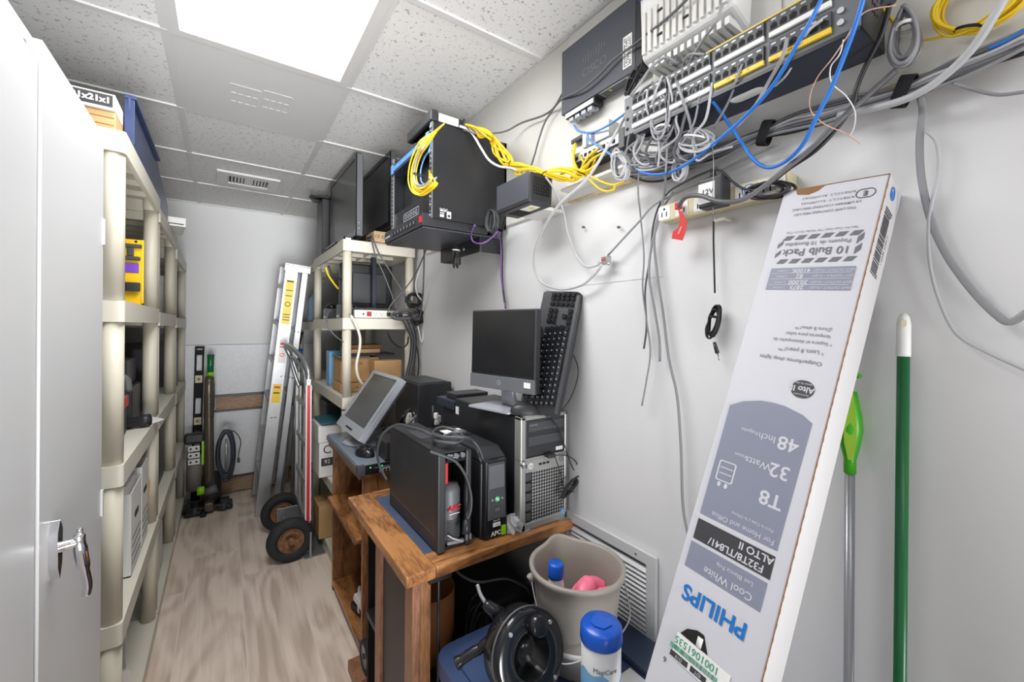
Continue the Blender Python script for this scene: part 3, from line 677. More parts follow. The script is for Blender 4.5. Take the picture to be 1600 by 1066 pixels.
MB('black_plastic').box((.177, -.03, .33), (.197, -.01, .365)).build('plug', t, .003)

# ================================================================ ladder, poles, hand truck
o0 = V((.235, 3.62, 0)); top = V((.415, 3.46, 1.88)); Lz = (top - o0).normalized(); Lx = V((1, 0, 0)); Lx = (Lx - Lz * Lx.dot(Lz)).normalized()
t = thing('step_ladder', 'folded aluminium step ladder with yellow warning stickers leaning on the right shelving', 'ladder', mx=basis(o0, Lx, Lz.cross(Lx)))
HL = (top - o0).length; W = .40
# local x across the rails' width, local z up the rail, local y along the ladder's width
for y, in ((0,), (W,)):
    MB('aluminium').box((-.042, y - .002, 0), (.042, y + .001, HL)).box((-.042, y - .002, 0), (-.039, y + .026, HL)).box((.039, y - .002, 0), (.042, y + .026, HL)).build('front_rail', t, .001)
for y, in ((.01,), (W - .03,)):
    MB('aluminium').box((.072, y, .08), (.113, y + .003, HL - .02)).box((.072, y, .08), (.075, y + .022, HL - .02)).box((.11, y, .08), (.113, y + .022, HL - .02)).build('rear_rail', t, .001)
for i in range(6): MB('aluminium').box((-.04, .0, .28 + i * .29), (.04, W, .292 + i * .29)).box((-.041, .0, .262 + i * .29), (-.038, W, .292 + i * .29)).build('step', t, .001)
for i in range(3): MB('galv').tube([(.092, .012, .4 + i * .5), (.092, W - .02, .4 + i * .5)], .006, n=8).build('rear_brace', t)
MB('aluminium').box((-.05, -.012, HL - .01), (.125, W + .02, HL + .006)).box((-.05, -.012, HL - .05), (.125, -.008, HL)).build('top_cap', t, .003)
def stick(z0, z1, m, name, x0=-.028, x1=.028): return MB(m).box((x0, -.0035, z0), (x1, -.002, z1)).build(name, t)
stick(1.45, 1.78, 'yellow', 'warning_sticker'); stick(.86, 1.0, 'yellow', 'warning_sticker'); stick(1.16, 1.33, 'white_paper', 'white_sticker', -.02, .028)
m = MB('print_dark')
for z in (1.765, 1.70, 1.66, 1.52, 1.50, 1.48): m.box((-.022, -.0045, z), (.022, -.0035, z + .012 * (1 if z > 1.75 else .5)))
M1 = basis((0, -.0045, 1.6), (1, 0, 0), (0, 0, 1)); m.shape([rrect(.036, .036, .0179), rrect(.026, .026, .0129)], M1, .001); m.box((-.02, -.0045, .93), (.02, -.0035, .94)); m.build('sticker_print', t)
m = MB('red_paint').box((-.016, -.0045, 1.295), (.026, -.0035, 1.312)).box((-.016, -.0045, 1.275), (.01, -.0035, 1.285)).shape([rrect(.03, .03, .0149, cx=.005), rrect(.02, .02, .0099, cx=.005)], basis((0, -.004, 1.22), (1, 0, 0), (0, 0, 1)), .001).box((-.02, -.0045, .97), (.02, -.0035, .985)); m.build('sticker_print', t)
for z, x in ((1.4, .08), (1.05, .08), (.75, .0), (1.06, .03)): MB('galv').tube([(x, -.012, z), (x, 0, z)], .007, n=10).tube([(x - .02, -.008, z), (x + .02, -.008, z)], .003, n=8).build('rivet', t)
def pole(a, b, r, m, label, capm=None, name='metal_pole'):
    t = thing(name, label, 'pole', a); a = V(a); b = V(b); bw(MB(m).tube([a, b], r, n=16), 'tube', t)
    if capm: d = (b - a).normalized(); bw(MB(capm).tube([b - d * .10, b + d * .01], [r * 1.2, r * 2], n=16), 'head', t)
    return t
def fl(u, v): return at(u, v, z=0.003)
pole(fl(441, 778), at(457, 572, y=3.84), .014, 'galv', 'grey steel pole with a joint, leftmost behind the hand truck')
pole(fl(456, 772), at(463, 574, y=3.9), .014, 'galv', 'grey steel pole behind the hand truck, right beside the ladder')
pole(fl(436, 760), at(470, 520, y=4.1), .011, 'galv', 'thin pole with a black head standing behind the ladder', 'black_plastic')
pole(fl(447, 755), at(470, 548, y=3.82), .008, 'white_plastic', 'thin white rod with a blue cap behind the ladder', 'cap_blue')
t = thing('hand_truck', 'aluminium hand truck with red stripes and two rubber tyres', 'hand truck', (.40, 3.05, 0))
def rail(y): 
    bw(MB('aluminium').box((.418, y - .014, .10), (.448, y + .014, 1.10)), 'rail', t, .004)
def red(y): bw(MB('white_plastic').box((.416, y - .0165, .22), (.45, y - .0142, 1.06)), 'white_backing', t); bw(MB('red_paint').box((.424, y - .0185, .22), (.441, y - .0165, 1.06)), 'red_stripe', t)
rail(2.84); rail(3.29); red(2.84)
bw(MB('galv').tube(cr([(.433, 2.84, 1.08), (.433, 2.845, 1.14), (.42, 2.90, 1.20), (.395, 3.02, 1.25), (.37, 3.14, 1.285), (.355, 3.24, 1.295), (.36, 3.285, 1.27), (.40, 3.29, 1.18), (.433, 3.29, 1.08)], 6), .0145, n=14), 'handle_loop', t)
bw(MB('galv').tube(cr([(.433, 2.93, 1.0), (.425, 2.94, 1.12), (.41, 2.99, 1.17), (.385, 3.12, 1.21), (.375, 3.18, 1.2), (.40, 3.2, 1.1), (.433, 3.2, 1.0)], 6), .011, n=14), 'inner_loop', t)
for z in (.2, .42, .66, .9): bw(MB('aluminium').box((.423, 2.84, z), (.443, 3.29, z + .035)), 'crossbar', t, .003)
for y in (2.97, 3.15): bw(MB('aluminium').box((.426, y, .2), (.44, y + .03, 1.02)), 'strut', t, .003)
bw(MB('galv').box((.415, 2.80, .0), (.535, 3.33, .008)).box((.44, 2.80, 0), (.452, 3.33, .16)), 'toe_plate', t, .002)
bw(MB('galv').tube([(.34, 2.82, .13), (.34, 3.30, .13)], .010, n=12), 'axle', t)
for y in (2.93, 3.20): bw(MB('rust' if y < 3 else 'galv').box((.30, y, .10), (.44, y + .008, .19)).box((.30, y, .10), (.42, y + .03, .108)), 'wheel_bracket', t, .004)
for y in (2.835, 3.29):
    Mx = basis((.34, y, .131), (1, 0, 0), (0, 0, 1))
    ty = bw(MB('rubber').lathe([(.072, -.026), (.09, -.036), (.112, -.034), (.125, -.022), (.131, 0), (.125, .022), (.112, .034), (.09, .036), (.072, .026), (.072, -.026)], 48, Mx), 'tyre', t)
    bw(MB('rust').lathe([(.0, -.004), (.03, -.004), (.034, .016), (.05, .018), (.062, .006), (.07, .022), (.073, .026)], 40, Mx).lathe([(0, .004), (.03, .004), (.034, .02), (.062, .012), (.072, .026), (.072, -.026), (.05, -.02), (.03, -.03), (.0, -.03)], 40, Mx), 'rim', ty)
    hb = MB('rust').cyl(V((.34, y - .05, .131)), V((.34, y + .03, .131)), .016, n=16)
    for a in range(5): q = a * 2 * pi / 5; hb.cyl(V((.34 + .048 * cos(q), y - .03, .131 + .048 * sin(q))), V((.34 + .048 * cos(q), y - .016, .131 + .048 * sin(q))), .006, n=8)
    bw(hb, 'hub', ty)

# ================================================================ right shelving: things on the top
def television(label, y0, y1, x0, x1, z0, hgt):
    a = V((x0, y0, z0)); d = (V((x1, y1, z0)) - a); wd = d.length; Mx = basis(a, d, (0, 0, 1)); nrm = V((Mx[0][2], Mx[1][2], 0))
    # local: x along the width (near to far), y up, z to the front or back
    t = thing('television', label, 'television', mx=Mx); s = -1 if nrm.x > 0 else 1
    MB('black_plastic').box((0, .02, -.0), (wd, hgt, -s * .035)).build('body', t, .006)
    MB('black_gloss').shape([rect(0, .02, wd, hgt), rect(.022, .05, wd - .022, hgt - .022)], Matrix.Translation((0, 0, s * .003)), .006).build('bezel', t)
    MB('screen_grey' if True else '').box((.02, .048, 0), (wd - .02, hgt - .02, s * .002)).build('screen', t)
    MB('mid_grey').box((.0, .02, -s * .0), (-.004, hgt, -s * .03)).build('edge_trim', t)
    MB('black_gloss').box((wd * .3, .0, -.07), (wd * .7, .008, .07)).box((wd * .44, .0, -s * .03), (wd * .56, .1, -s * .045)).build('stand', t, .003)
    MB('silver_plastic').text('SAMSUNG', .012, Matrix.Translation((wd * .5, .034, s * .0064)) @ Matrix.Rotation(0 if s > 0 else pi, 4, 'Y')).build('print', t)
    for q in (.06, .09): MB('galv').cyl((-.006, q, -s * .01), (.002, q, -s * .01), .004, n=10).build('screw', t)
    return t
television('black flat television on the right shelf top, farther from the server rack', 2.40, 3.05, .605, .598, 1.915, .475)
television('black flat television on the right shelf top, nearer the server rack', 2.33, 2.98, .772, .765, 1.9765, .445)
t = thing('desktop_computer', 'slim black computer tower standing at the far corner of the right shelf top', 'computer', (.585, 3.22, 1.912))
MB('black_plastic').box((-.03, -.1, 0), (.05, .1, .40)).build('case', t, .004); MB('silver_plastic').box((.052, -.105, 0), (.066, -.095, .40)).build('trim', t); MB('dark_grey').box((-.025, -.104, .2), (.045, -.1, .202)).build('seam', t)
t = thing('webcam_hat', 'dark disc shaped device lying on top of the slim computer tower', 'device', (.575, 3.20, 2.313)); t.name = 'disc_device'
MB('black_plastic').lathe([(0, 0), (.08, .0), (.085, .012), (.06, .03), (.0, .045)], 24).build('cap', t); MB('dark_grey').box((-.1, -.12, -.0), (.02, -.03, .006)).build('brim', t, .002)
t, h = carton((.70, 2.405, 1.913), (.955, 2.56, 1.975), 'cardboard_light', 'pale brown carton with recycling symbols at the right shelf top edge', rz=.03, words=[('CE', .024, -.11, .03, 'y-', 'print_dark')])
m = MB('print_dark')
for i in range(6):
    Mx = basis((-.075 + i * .034, -h.y - .001, .03), (1, 0, 0), (0, 0, 1)); m.shape([rrect(.018, .018, .007, n=3), rrect(.012, .012, .004, n=3)], Mx, .001)
m.build('symbol', t)
for z in (.012, .03): MB('print_dark').box((-h.x - .001, -.05, z), (-h.x, .05, z + .01)).build('label_text', t)
bx('grey_device', (.81, 2.42, 1.9765), (.90, 2.52, 2.0), 'mid_grey', 'grey flat device on the pale brown carton by the televisions', 'device', .003)
t = thing('power_adapter', 'small black adapter under the farther television', 'adapter', (.58, 2.50, 1.9135)); MB('black_gloss').box((-.03, -.04, 0), (.03, .04, .022)).build('body', t, .006); MB('white_paper').box((-.02, -.0405, .005), (.01, -.04, .015)).build('label', t)
# second shelf
t = thing('computer_monitor', 'large black monitor back standing on the second right shelf', 'monitor', (.78, 2.76, 1.476))
MB('black_plastic').box((-.17, .05, .06), (.165, .10, .36)).build('housing', t, .01); MB('dark_grey').box((-.10, .03, .10), (.12, .05, .30)).build('back_cover', t, .006); MB('navy_metal').box((.01, -.03, 0), (.035, .03, .4)).build('upright', t, .003)
MB('black_plastic').box((-.09, -.02, 0), (.09, .1, .012)).build('base', t, .004)
t, h = bx('scanner', (.585, 2.50, 1.476), (.88, 2.64, 1.53), 'dark_grey', 'dark grey flat device behind the power strip on the second right shelf', 'scanner', .006)
MB('mid_grey').box((-h.x + .01, -h.y + .01, h.z), (h.x - .01, h.y - .01, h.z + .006)).build('lid', t, .003); MB('black_gloss').tube(cr([(-.1, -.02, .06), (-.05, 0, .075), (.0, 0, .06)], 4), .012, n=10).build('stylus', t)
for i, (y, lab) in enumerate(((2.56, 'grey speaker box at the near left corner of the second right shelf'), (2.95, 'grey speaker box farther along the second right shelf edge'))):
    t, h = bx('speaker', (.55, y, 1.476), (.63, y + .07, 1.555 - .01 * i), 'dark_grey', lab, 'speaker', .004); MB('perf_dark').box((-h.x - .001, -h.y + .005, .02), (-h.x, h.y - .005, h.z - .005)).build('grille', t); MB('silver_plastic').box((-h.x - .001, -h.y, .002), (-h.x, h.y, .018)).build('trim', t)
t = thing('mouse', 'black mouse on the farther grey speaker box', 'mouse', (.595, 2.99, 1.547)); MB('black_gloss').lathe([(.0, .03), (.018, .028), (.032, .018), (.036, .0), (.0, 0)], 20).build('shell', t)
t = thing('water_jug', 'translucent blue water jugs row end behind the ladder top', 'jug', (.60, 3.62, 1.461)); MB('jug_blue').lathe([(.0, 0), (.05, 0), (.055, .02), (.05, .08), (.055, .10), (.05, .18), (.02, .22), (.02, .24), (0, .24)], 24).build('bottle', t)
t.__setitem__('label', 'translucent blue bottle nearest behind the ladder on the far shelf')
t = thing('water_jug', 'translucent blue bottle farther back on the far right shelf', 'jug', (.62, 3.78, 1.461)); MB('jug_blue').lathe([(.0, 0), (.05, 0), (.055, .02), (.05, .08), (.055, .10), (.05, .18), (.02, .22), (.02, .24), (0, .24)], 24).build('bottle', t)
# power strip lying along the near edge of shelf 2
t = thing('power_strip', 'long ivory power strip with a red switch on the second right shelf edge', 'power strip', (.76, 2.44, 1.476))
MB('ivory_plastic').box((-.155, -.012, 0), (.155, .022, .045)).build('body', t, .003)
MB('red_paint').box((-.085, -.015, .013), (-.066, -.012, .032)).build('switch', t); MB('dark_inside').box((-.088, -.0135, .010), (-.063, -.0115, .035)).build('switch_surround', t)
MB('black_plastic').tube([(-.108, -.016, .022), (-.108, -.011, .022)], .005, n=12).build('breaker', t)
for i in range(5):
    x = -.04 + i * .036; m = MB('white_plastic').box((x - .014, -.0135, .008), (x + .014, -.0118, .038)); m.m('dark_inside').box((x - .007, -.0142, .02), (x - .005, -.0133, .03)).box((x + .005, -.0142, .02), (x + .007, -.0133, .03)).cyl((x, -.0142, .014), (x, -.0133, .014), .0025, n=8); m.build('outlet', t)
for i in (2, 3, 4): MB('black_cable').box((-.05 + i * .036, -.035, .012), (-.03 + i * .036, -.0145, .034)).build('plug', t, .004)
# third shelf
carton((.57, 2.60, 1.032), (.86, 2.83, 1.085), 'cardboard', 'low brown carton under the wide carton on the third right shelf', words=[('>', .03, -.05, .025, 'y-', 'print_dark'), ('5', .03, 0, .025, 'y-', 'print_dark'), ('>', .03, .05, .025, 'y-', 'print_dark')])
t, h = carton((.575, 2.62, 1.0885), (.80, 2.83, 1.235), 'cardboard', 'wide brown carton at the left on the third right shelf', words=[('DOOR', .03, -.03, .11, 'y-', 'cardboard_dark')], hand=False)
carton((.735, 2.49, 1.032), (.90, 2.598, 1.222), 'cardboard', 'brown carton nearest the wall on the third right shelf', words=[('UP', .025, .0, .07, 'y-', 'cardboard_dark')])
for i, (lo, hi, m, lab) in enumerate((((.565, 2.6, 1.2365), (.74, 2.82, 1.246), 'mid_grey', 'grey laptop shell on the wide brown carton'), ((.60, 2.62, 1.2475), (.9, 2.8, 1.258), 'black_plastic', 'black laptop shell across the cartons of the third shelf'), ((.62, 2.66, 1.2595), (.82, 2.83, 1.285), 'cardboard_light', 'flat pale box behind the black laptop shell'), ((.64, 2.68, 1.2865), (.84, 2.84, 1.31), 'cardboard_dark', 'flat brown box topmost of the pile on the third right shelf'))):
    tag(MB(m).box(lo, hi).build(['laptop', 'laptop', 'flat_box', 'flat_box'][i], bev=.003), lab, ['laptop', 'laptop', 'box', 'box'][i])
tag(MB('label_blue').box((.575, 2.95, 1.032), (.70, 3.05, 1.26)).build('blue_carton', bev=.003), 'pale blue carton behind the cardboard cartons on the third shelf', 'box')
# fourth and bottom shelf
t, h = carton((.490, 2.80, .482), (.72, 3.04, .80), 'white_paper', 'white carton marked C 92 bright on the fourth right shelf', words=[('C', .075, -.068, .17, 'y-', 'print_dark'), ('92', .035, -.068, .095, 'y-', 'white_paper')])
MB('print_dark').shape([rrect(.07, .05, .006, cx=-.068, cy=.095)], basis((0, -h.y - .0006, 0), (1, 0, 0), (0, 0, 1)), .0006).build('badge', t)
MB('white_paper').box((-h.x - .006, -h.y - .006, .22), (h.x + .004, h.y + .004, .325)).build('lid', t, .003)
tag(MB('teal').box((.50, 2.78, .813), (.74, 3.04, .825)).build('teal_folder', bev=.002), 'dark teal folder on the white carton of the fourth right shelf', 'folder')
tag(MB('dark_grey').box((.58, 3.07, .482), (.86, 3.29, .90)).build('dark_crate', bev=.01), 'dark crate at the back of the fourth right shelf', 'crate')
tag(MB('cardboard').box((.77, 2.46, .482), (.90, 2.56, .66)).build('narrow_carton', bev=.003), 'narrow brown carton beside the white carton on the fourth right shelf', 'box')
carton((.505, 2.88, .062), (.66, 3.08, .27), 'cardboard', 'brown taped carton on the bottom right shelf beside the hand truck', words=[('SN', .02, 0, .15, 'x-', 'white_paper')])
tag(MB('dark_inside').box((.70, 2.80, .062), (.90, 3.25, .36)).build('black_bin', bev=.01), 'black bin on the bottom right shelf behind the tyres', 'bin')

# ================================================================ rear cubby desk: server, monitor, boxes
t = thing('rack_server', 'blue-grey rack server lying on the rear cubby desk', 'server', (.68, 2.13, .801))
MB('server_steel').box((-.215, -.34, 0), (.215, .28, .043)).build('chassis', t, .0015)
m = MB('dark_grey').box((-.223, -.352, -.001), (-.19, -.33, .044)); m.build('rack_ear', t, .001)
m = MB('galv')
for y in (-.28, -.15, .0, .2): m.tube([(-.2175, y, .022), (-.2145, y, .022)], .005, n=10).tube([(-.2175, y + .025, .03), (-.2145, y + .025, .03)], .003, n=8)
m.box((-.2185, -.33, .010), (-.2155, .30, .034)); m.build('side_rail', t)
m = MB('black_gloss').box((-.19, -.346, .002), (.215, -.34, .041)); m.build('front_panel', t)
for i in range(6): MB('silver_plastic').box((-.13 + i * .055, -.352, .004), (-.082 + i * .055, -.346, .020)).build('drive_bay', t, .001)
m = MB('dark_inside')
for i in range(6):
    for k in range(3): m.box((-.125 + i * .055 + k * .013, -.3535, .006), (-.117 + i * .055 + k * .013, -.352, .018))
m.build('drive_vents', t)
MB('led_green').box((-.17, -.3475, .028), (-.165, -.346, .032)).box((-.12, -.3475, .028), (-.116, -.346, .032)).build('led', t)
MB('galv').box((-.15, -.349, .024), (.02, -.346, .027)).build('label_bar', t)
# lcd monitor tilted back
A = V((.508, 1.937, .905)); D = (V((.503, 2.355, .905)) - A); U = V((.197, 0, .272)); Mx = basis(A, D, U); wd = .418; hh = .336
t = thing('lcd_monitor', 'silver framed monitor tilted back on the rack server', 'monitor', mx=Mx)     # x far, y up, z to the left/front?
s = 1 if Mx[0][2] < 0 else -1
MB('silver_plastic').shape([rect(0, 0, wd, hh), rect(.022, .055, wd - .022, hh - .018)], Matrix.Translation((0, 0, s * .004)), .012).build('bezel', t, .003)
MB('screen_grey').box((.02, .052, -s * .002), (wd - .02, hh - .016, s * .004)).build('screen', t)
MB('silver_plastic').box((.0, .0, -s * .002), (wd, hh, -s * .028)).build('housing', t, .004)
MB('dark_grey').box((.01, .01, -s * .028), (wd - .01, hh - .01, -s * .045)).build('back_cover', t, .008)
MB('dark_inside').box((wd * .36, .016, s * .010), (wd * .62, .024, s * .0115)).build('button_row', t)
MB('silver_plastic').box((wd * .3, .08, -s * .05), (wd * .7, .14, -s * .062)).build('hinge', t, .004)
t = thing('monitor_stand', 'grey plastic foot under the tilted silver monitor', 'stand', (.60, 2.16, .8455))
MB('silver_plastic').lathe([(0, 0), (.115, 0), (.118, .006), (.09, .014), (.05, .018), (0, .018)], 32).build('foot', t); MB('silver_plastic').box((-.0, -.04, .01), (.045, .04, .09)).build('neck', t, .01)
def mouse(p, rz, label, m='black_gloss', s=1, rot=None):
    t = thing('computer_mouse', label, 'mouse', p, rz)
    prof = []
    vs = []; fs = []; n = 20
    for i in range(7):
        f = i / 6; z = .036 * s * sin(f * pi / 2); k = cos(f * pi / 2) ** .55 if f < 1 else .001
        for j in range(n):
            q = 2 * pi * j / n; vs.append(V((.058 * s * cos(q) * k - .006 * f, .032 * s * sin(q) * k, z)))
    for i in range(6):
        for j in range(n): fs.append((i * n + j, i * n + (j + 1) % n, (i + 1) * n + (j + 1) % n, (i + 1) * n + j))
    MB(m).add(vs, fs, True).build('shell', t)
    MB('mid_grey').tube(cr([(.056 * s, 0, .004), (.03 * s, .0, .0265 * s), (.0, 0, .037 * s)], 4), .0014, n=6).build('button_split', t)
    MB('dark_grey').tube([(.03 * s, -.003, .028 * s), (.03 * s, .003, .028 * s)], .007 * s, n=14).build('wheel', t); return t
p = at(570, 711, z=.846); mouse(p, -1.2, 'glossy black mouse on the rack server beside the tilted monitor')
t, h = bx('backup_unit', (.575, 1.785, .8465), (.84, 1.925, .93), 'black_plastic', 'black flat device under the power bricks behind the backup power units', 'device', .006)
t, h = bx('desktop_computer', (.781, 1.93, .8465), (.962, 2.26, 1.147), 'black_plastic', 'big black computer case against the wall behind the server', 'computer', .006)
MB('dark_grey').box((-h.x + .01, -h.y + .01, h.z), (h.x - .03, h.y - .02, h.z + .004)).build('top_plate', t, .003)
t, h = bx('desktop_computer', (.785, 1.54, .7795), (.962, 1.652, 1.085), 'black_metal', 'dark navy computer case between the big black case and the silver grilled tower', 'computer', .003)
t2, h = bx('network_appliance', (.775, 1.535, 1.086), (.965, 1.70, 1.122), 'navy_metal', 'flat dark appliance on top of the navy computer case', 'device', .003)
t2, h = bx('small_device', (.80, 1.56, 1.123), (.955, 1.66, 1.145), 'black_plastic', 'small black device topmost on the flat dark appliance', 'device', .003)
# bits on the flat black device
def brick(u, v, z, sz, label, m='black_plastic', rz=.2, name='power_brick', y=None):
    p = at(u, v, z=z); t = thing(name, label, 'adapter', p, rz); MB(m).box((-sz[0] / 2, -sz[1] / 2, 0), (sz[0] / 2, sz[1] / 2, sz[2])).build('body', t, .004); return t
t = brick(639, 682, .931, (.055, .05, .05), 'black power brick left of the little router with an antenna'); MB('dark_grey').box((-.02, -.027, .01), (.02, -.025, .035)).build('label', t)
t = brick(676, 678, .931, (.05, .04, .03), 'little black router with a raised antenna', name='wifi_router'); MB('black_plastic').tube([(-.0, 0, .03), (.008, .01, .13)], .006, n=10).build('antenna', t); MB('white_plastic').box((.01, -.01, .04), (.03, .01, .055)).build('plug', t, .002)
t = thing('white_adapter', 'white plug cluster beside the router antenna', 'adapter', at(684, 660, x=.79), .4); MB('white_plastic').box((-.012, -.01, 0), (.012, .01, .03)).box((-.02, -.012, .02), (-.008, .008, .045)).build('body', t, .003); MB('galv').box((.012, -.002, .02), (.02, .0, .026)).build('prong', t)
t = thing('outlet_block', 'ivory outlet block hanging behind the power bricks', 'outlet', at(640, 662, x=.76)); MB('ivory_plastic').box((-.02, -.015, 0), (.02, .015, .055)).build('body', t, .003)
m = MB('dark_inside')
for z in (.012, .036): m.box((-.008, -.0165, z), (-.005, -.0145, z + .01)).box((.005, -.0165, z), (.008, -.0145, z + .01))
m.build('slots', t)
# cubby contents
t = thing('white_power_strip', 'white power strip tangled with blue cords in the cubby of the rear desk', 'power strip', (.575, 1.97, .062), .3); t.name = 'power_strip'
MB('white_plastic').box((-.05, -.12, .05), (.0, .10, .085), Matrix.Rotation(.35, 4, 'X')).build('body', t, .004); m = MB('dark_inside')
for i in range(4): m.box((-.035, -.1 + i * .045, .086), (-.015, -.085 + i * .045, .0875), Matrix.Rotation(.35, 4, 'X'))
m.build('outlet', t)
loops('cable_hank', (.56, 1.93, .15), (.4, 1, .2), (0, .2, 1), .055, .09, 8, .0045, 'slate_blue', 'hank of blue-grey cable in the rear desk cubby', jit=.3, dep=.03)
loops('cable_hank', (.55, 2.06, .11), (.3, 1, 0), (0, .1, 1), .07, .045, 2, .006, 'white_cable', 'thick white cord looping out of the rear desk cubby', jit=.1, dep=.01)
tag(MB('black_plastic').tube([(.53, 2.1, .075), (.56, 1.98, .075)], .02, n=14).build('black_adapter'), 'black cylindrical adapter at the bottom of the rear desk cubby', 'adapter')
tag(MB('black_plastic').box((.60, 1.92, .517), (.68, 2.02, .60)).build('black_camera', bev=.02), 'small black rounded device on the cubby shelf of the rear desk', 'device')
t = thing('orange_bowl', 'orange-red disc wedged upright between the two desks', 'disc', (.53, 1.735, .30)); MB('orange_red').lathe([(0, 0), (.06, .004), (.085, .016), (.088, .02), (.06, .01), (0, .006)], 32, basis((0, 0, 0), (.2, 1, 0), (0, 0, 1))).build('dish', t)
t = thing('caster_wheel', 'black rimmed silver wheel on the wooden plinth under the front desk', 'wheel', (.49, 1.60, .075)); Mx = basis((0, 0, 0), (0, 1, 0), (0, 0, 1))
t.location = (.475, 1.70, .108)
MB('rubber').lathe([(.045, -.01), (.056, -.01), (.06, 0), (.056, .01), (.045, .01), (.045, -.01)], 32, Mx).build('tyre', t); MB('silver_plastic').lathe([(0, -.004), (.02, -.004), (.046, -.008), (.046, .008), (.0, .008)], 32, Mx).build('disc', t); MB('black_plastic').tube([(-.012, 0, 0), (.01, 0, 0)], .01, n=16).build('hub', t)

# ================================================================ on the front desk
ZD = .7785
def word(s, size, Mx, m, name, parent, **k): return MB(m).text(s, size, Mx, **k).build(name, parent)
# left backup unit, its front cover gone so the battery shows
t = thing('backup_power_unit', 'black backup power unit with its battery exposed at the front, nearest the desk corner', 'power supply', (.557, 1.275, ZD))
m = MB('black_plastic').box((-.054, -.172, 0), (-.046, .235, .285)).box((.046, -.172, 0), (.054, .235, .285)).box((-.054, -.172, .277), (.054, .235, .285)).box((-.054, -.172, 0), (.054, .235, .008)).box((-.05, .225, 0), (.05, .235, .28)).box((-.046, -.10, .008), (-.01, .225, .277))
m.box((-.054, -.186, 0), (-.03, -.17, .285)).box((.036, -.186, 0), (.054, -.17, .285)); m.build('case', t, .004)
MB('dark_grey').box((-.0555, -.17, .045), (-.054, .232, .047)).build('side_seam', t)
MB('dark_grey').box((-.03, .0, .285), (.03, .12, .2865)).build('top_recess', t, .002)
m = MB('black_gloss').tube([(-.026, -.178, .27), (.034, -.178, .27)], .009, n=12).box((-.03, -.180, .255), (.036, -.172, .262)); m.build('top_latch_bar', t)
for x in (-.018, .003, .024): MB('mid_grey').tube([(x, -.188, .273), (x, -.178, .273)], .0075, n=14).build('latch_button', t)
MB('red_tag').box((-.018, -.145, .14), (-.002, -.13, .258)).build('red_cable_guard', t, .003)
m = MB('mid_grey').lathe([(0, 0), (.033, 0), (.034, .01), (.034, .15), (.026, .168), (.0, .172)], 28, Matrix.Translation((.004, -.135, .012))); b_ = m.build('battery', t)
word('APC', .021, basis((.004, -.1705, .115), (1, 0, 0), (0, 0, 1)), 'red_paint', 'battery_print', b_, bold=.0008, shear=.2)
MB('white_paper').box((-.012, -.1715, .098), (.022, -.1705, .1005)).build('battery_line', b_)
m = MB('dark_grey')
for i in range(9): m.box((-.018, -.171, .03 + i * .006), (.024, -.1702, .032 + i * .006))
m.build('battery_text_lines', b_)
MB('silver_plastic').box((-.02, -.176, .012), (.034, -.165, .02), Matrix.Rotation(.1, 4, 'Y')).build('wire_terminal', t); MB('white_cable').tube(cr([(-.02, -.178, .045), (0, -.182, .03), (.02, -.18, .02), (.03, -.178, .012)], 4), .002, n=6).build('inner_wire', t)
word('APC', .03, basis((-.0556, .06, .19), (0, -1, 0), (0, 0, 1)), 'dark_grey', 'embossed_logo', t, bold=.0005)
# right backup unit
t = thing('backup_power_unit', 'black backup power unit with a lit green button and display beside the tower computer', 'power supply', (.694, 1.265, ZD))
m = MB('black_plastic')
m.hexa([V((-.048, -.170, 0)), V((.048, -.170, 0)), V((.048, .185, 0)), V((-.048, .185, 0))], [V((-.048, -.170, .235)), V((.048, -.170, .235)), V((.048, .185, .235)), V((-.048, .185, .235))])
m.hexa([V((-.048, -.170, .235)), V((.048, -.170, .235)), V((.048, .185, .235)), V((-.048, .185, .235))], [V((-.042, -.13, .27)), V((.042, -.13, .27)), V((.042, .18, .27)), V((-.042, .18, .27))]); m.build('case', t, .005)
m = MB('black_gloss').hexa([V((-.04, -.186, .004)), V((.04, -.186, .004)), V((.046, -.17, .002)), V((-.046, -.17, .002))], [V((-.036, -.182, .24)), V((.036, -.182, .24)), V((.044, -.168, .245)), V((-.044, -.168, .245))]); m.build('front_panel', t, .004)
MB('dark_grey').hexa([V((-.032, -.1895, .06)), V((.032, -.1895, .06)), V((.032, -.184, .06)), V((-.032, -.184, .06))], [V((-.03, -.186, .232)), V((.03, -.186, .232)), V((.03, -.181, .232)), V((-.03, -.181, .232))]).build('display_panel', t, .003)
MB('mid_grey').box((-.027, -.1892, .155), (.027, -.1865, .226)).build('display', t, .002)
Mf = lambda x, z, o=.1905: basis((x, -o, z), (1, 0, 0), (0, 0, 1))
MB('led_green').tube([(0, -.1925, .122), (0, -.188, .122)], .004, n=16).build('power_button', t)
m = MB('silver_plastic').shape([rrect(.017, .017, .0084), rrect(.013, .013, .0064)], Mf(0, .122), .001)
for x in (-.018, .018): m.tube([(x, -.1915, .122), (x, -.189, .122)], .003, n=12)
m.build('button_ring', t)
m = MB('mid_grey').shape([rrect(.036, .036, .003, cy=.0), rrect(.034, .034, .0025, cy=0)], Mf(0, .09), .001); m.box((-.009, -.1915, .087), (.009, -.1905, .095)); m.build('port_outline', t)
word('APC', .019, Mf(-.004, .018, .1905), 'white_paper', 'logo_print', t, bold=.0006); MB('lime').box((.017, -.1895, .006), (.033, -.1855, .034)).build('green_mark', t)
m = MB('white_paper').box((-.014, -.1895, .038), (.012, -.1880, .050)); m.build('badge', t); word('1000', .009, Mf(-.001, .044, .1905), 'print_dark', 'badge_print', t)
word('Back-UPS', .006, Mf(-.002, .057, .1905), 'white_paper', 'model_print', t)
m = MB('dark_inside')
for i in range(16): m.box((-.0488, -.10 + i * .012, .13), (-.0478, -.095 + i * .012, .19))
m.build('side_vent', t)
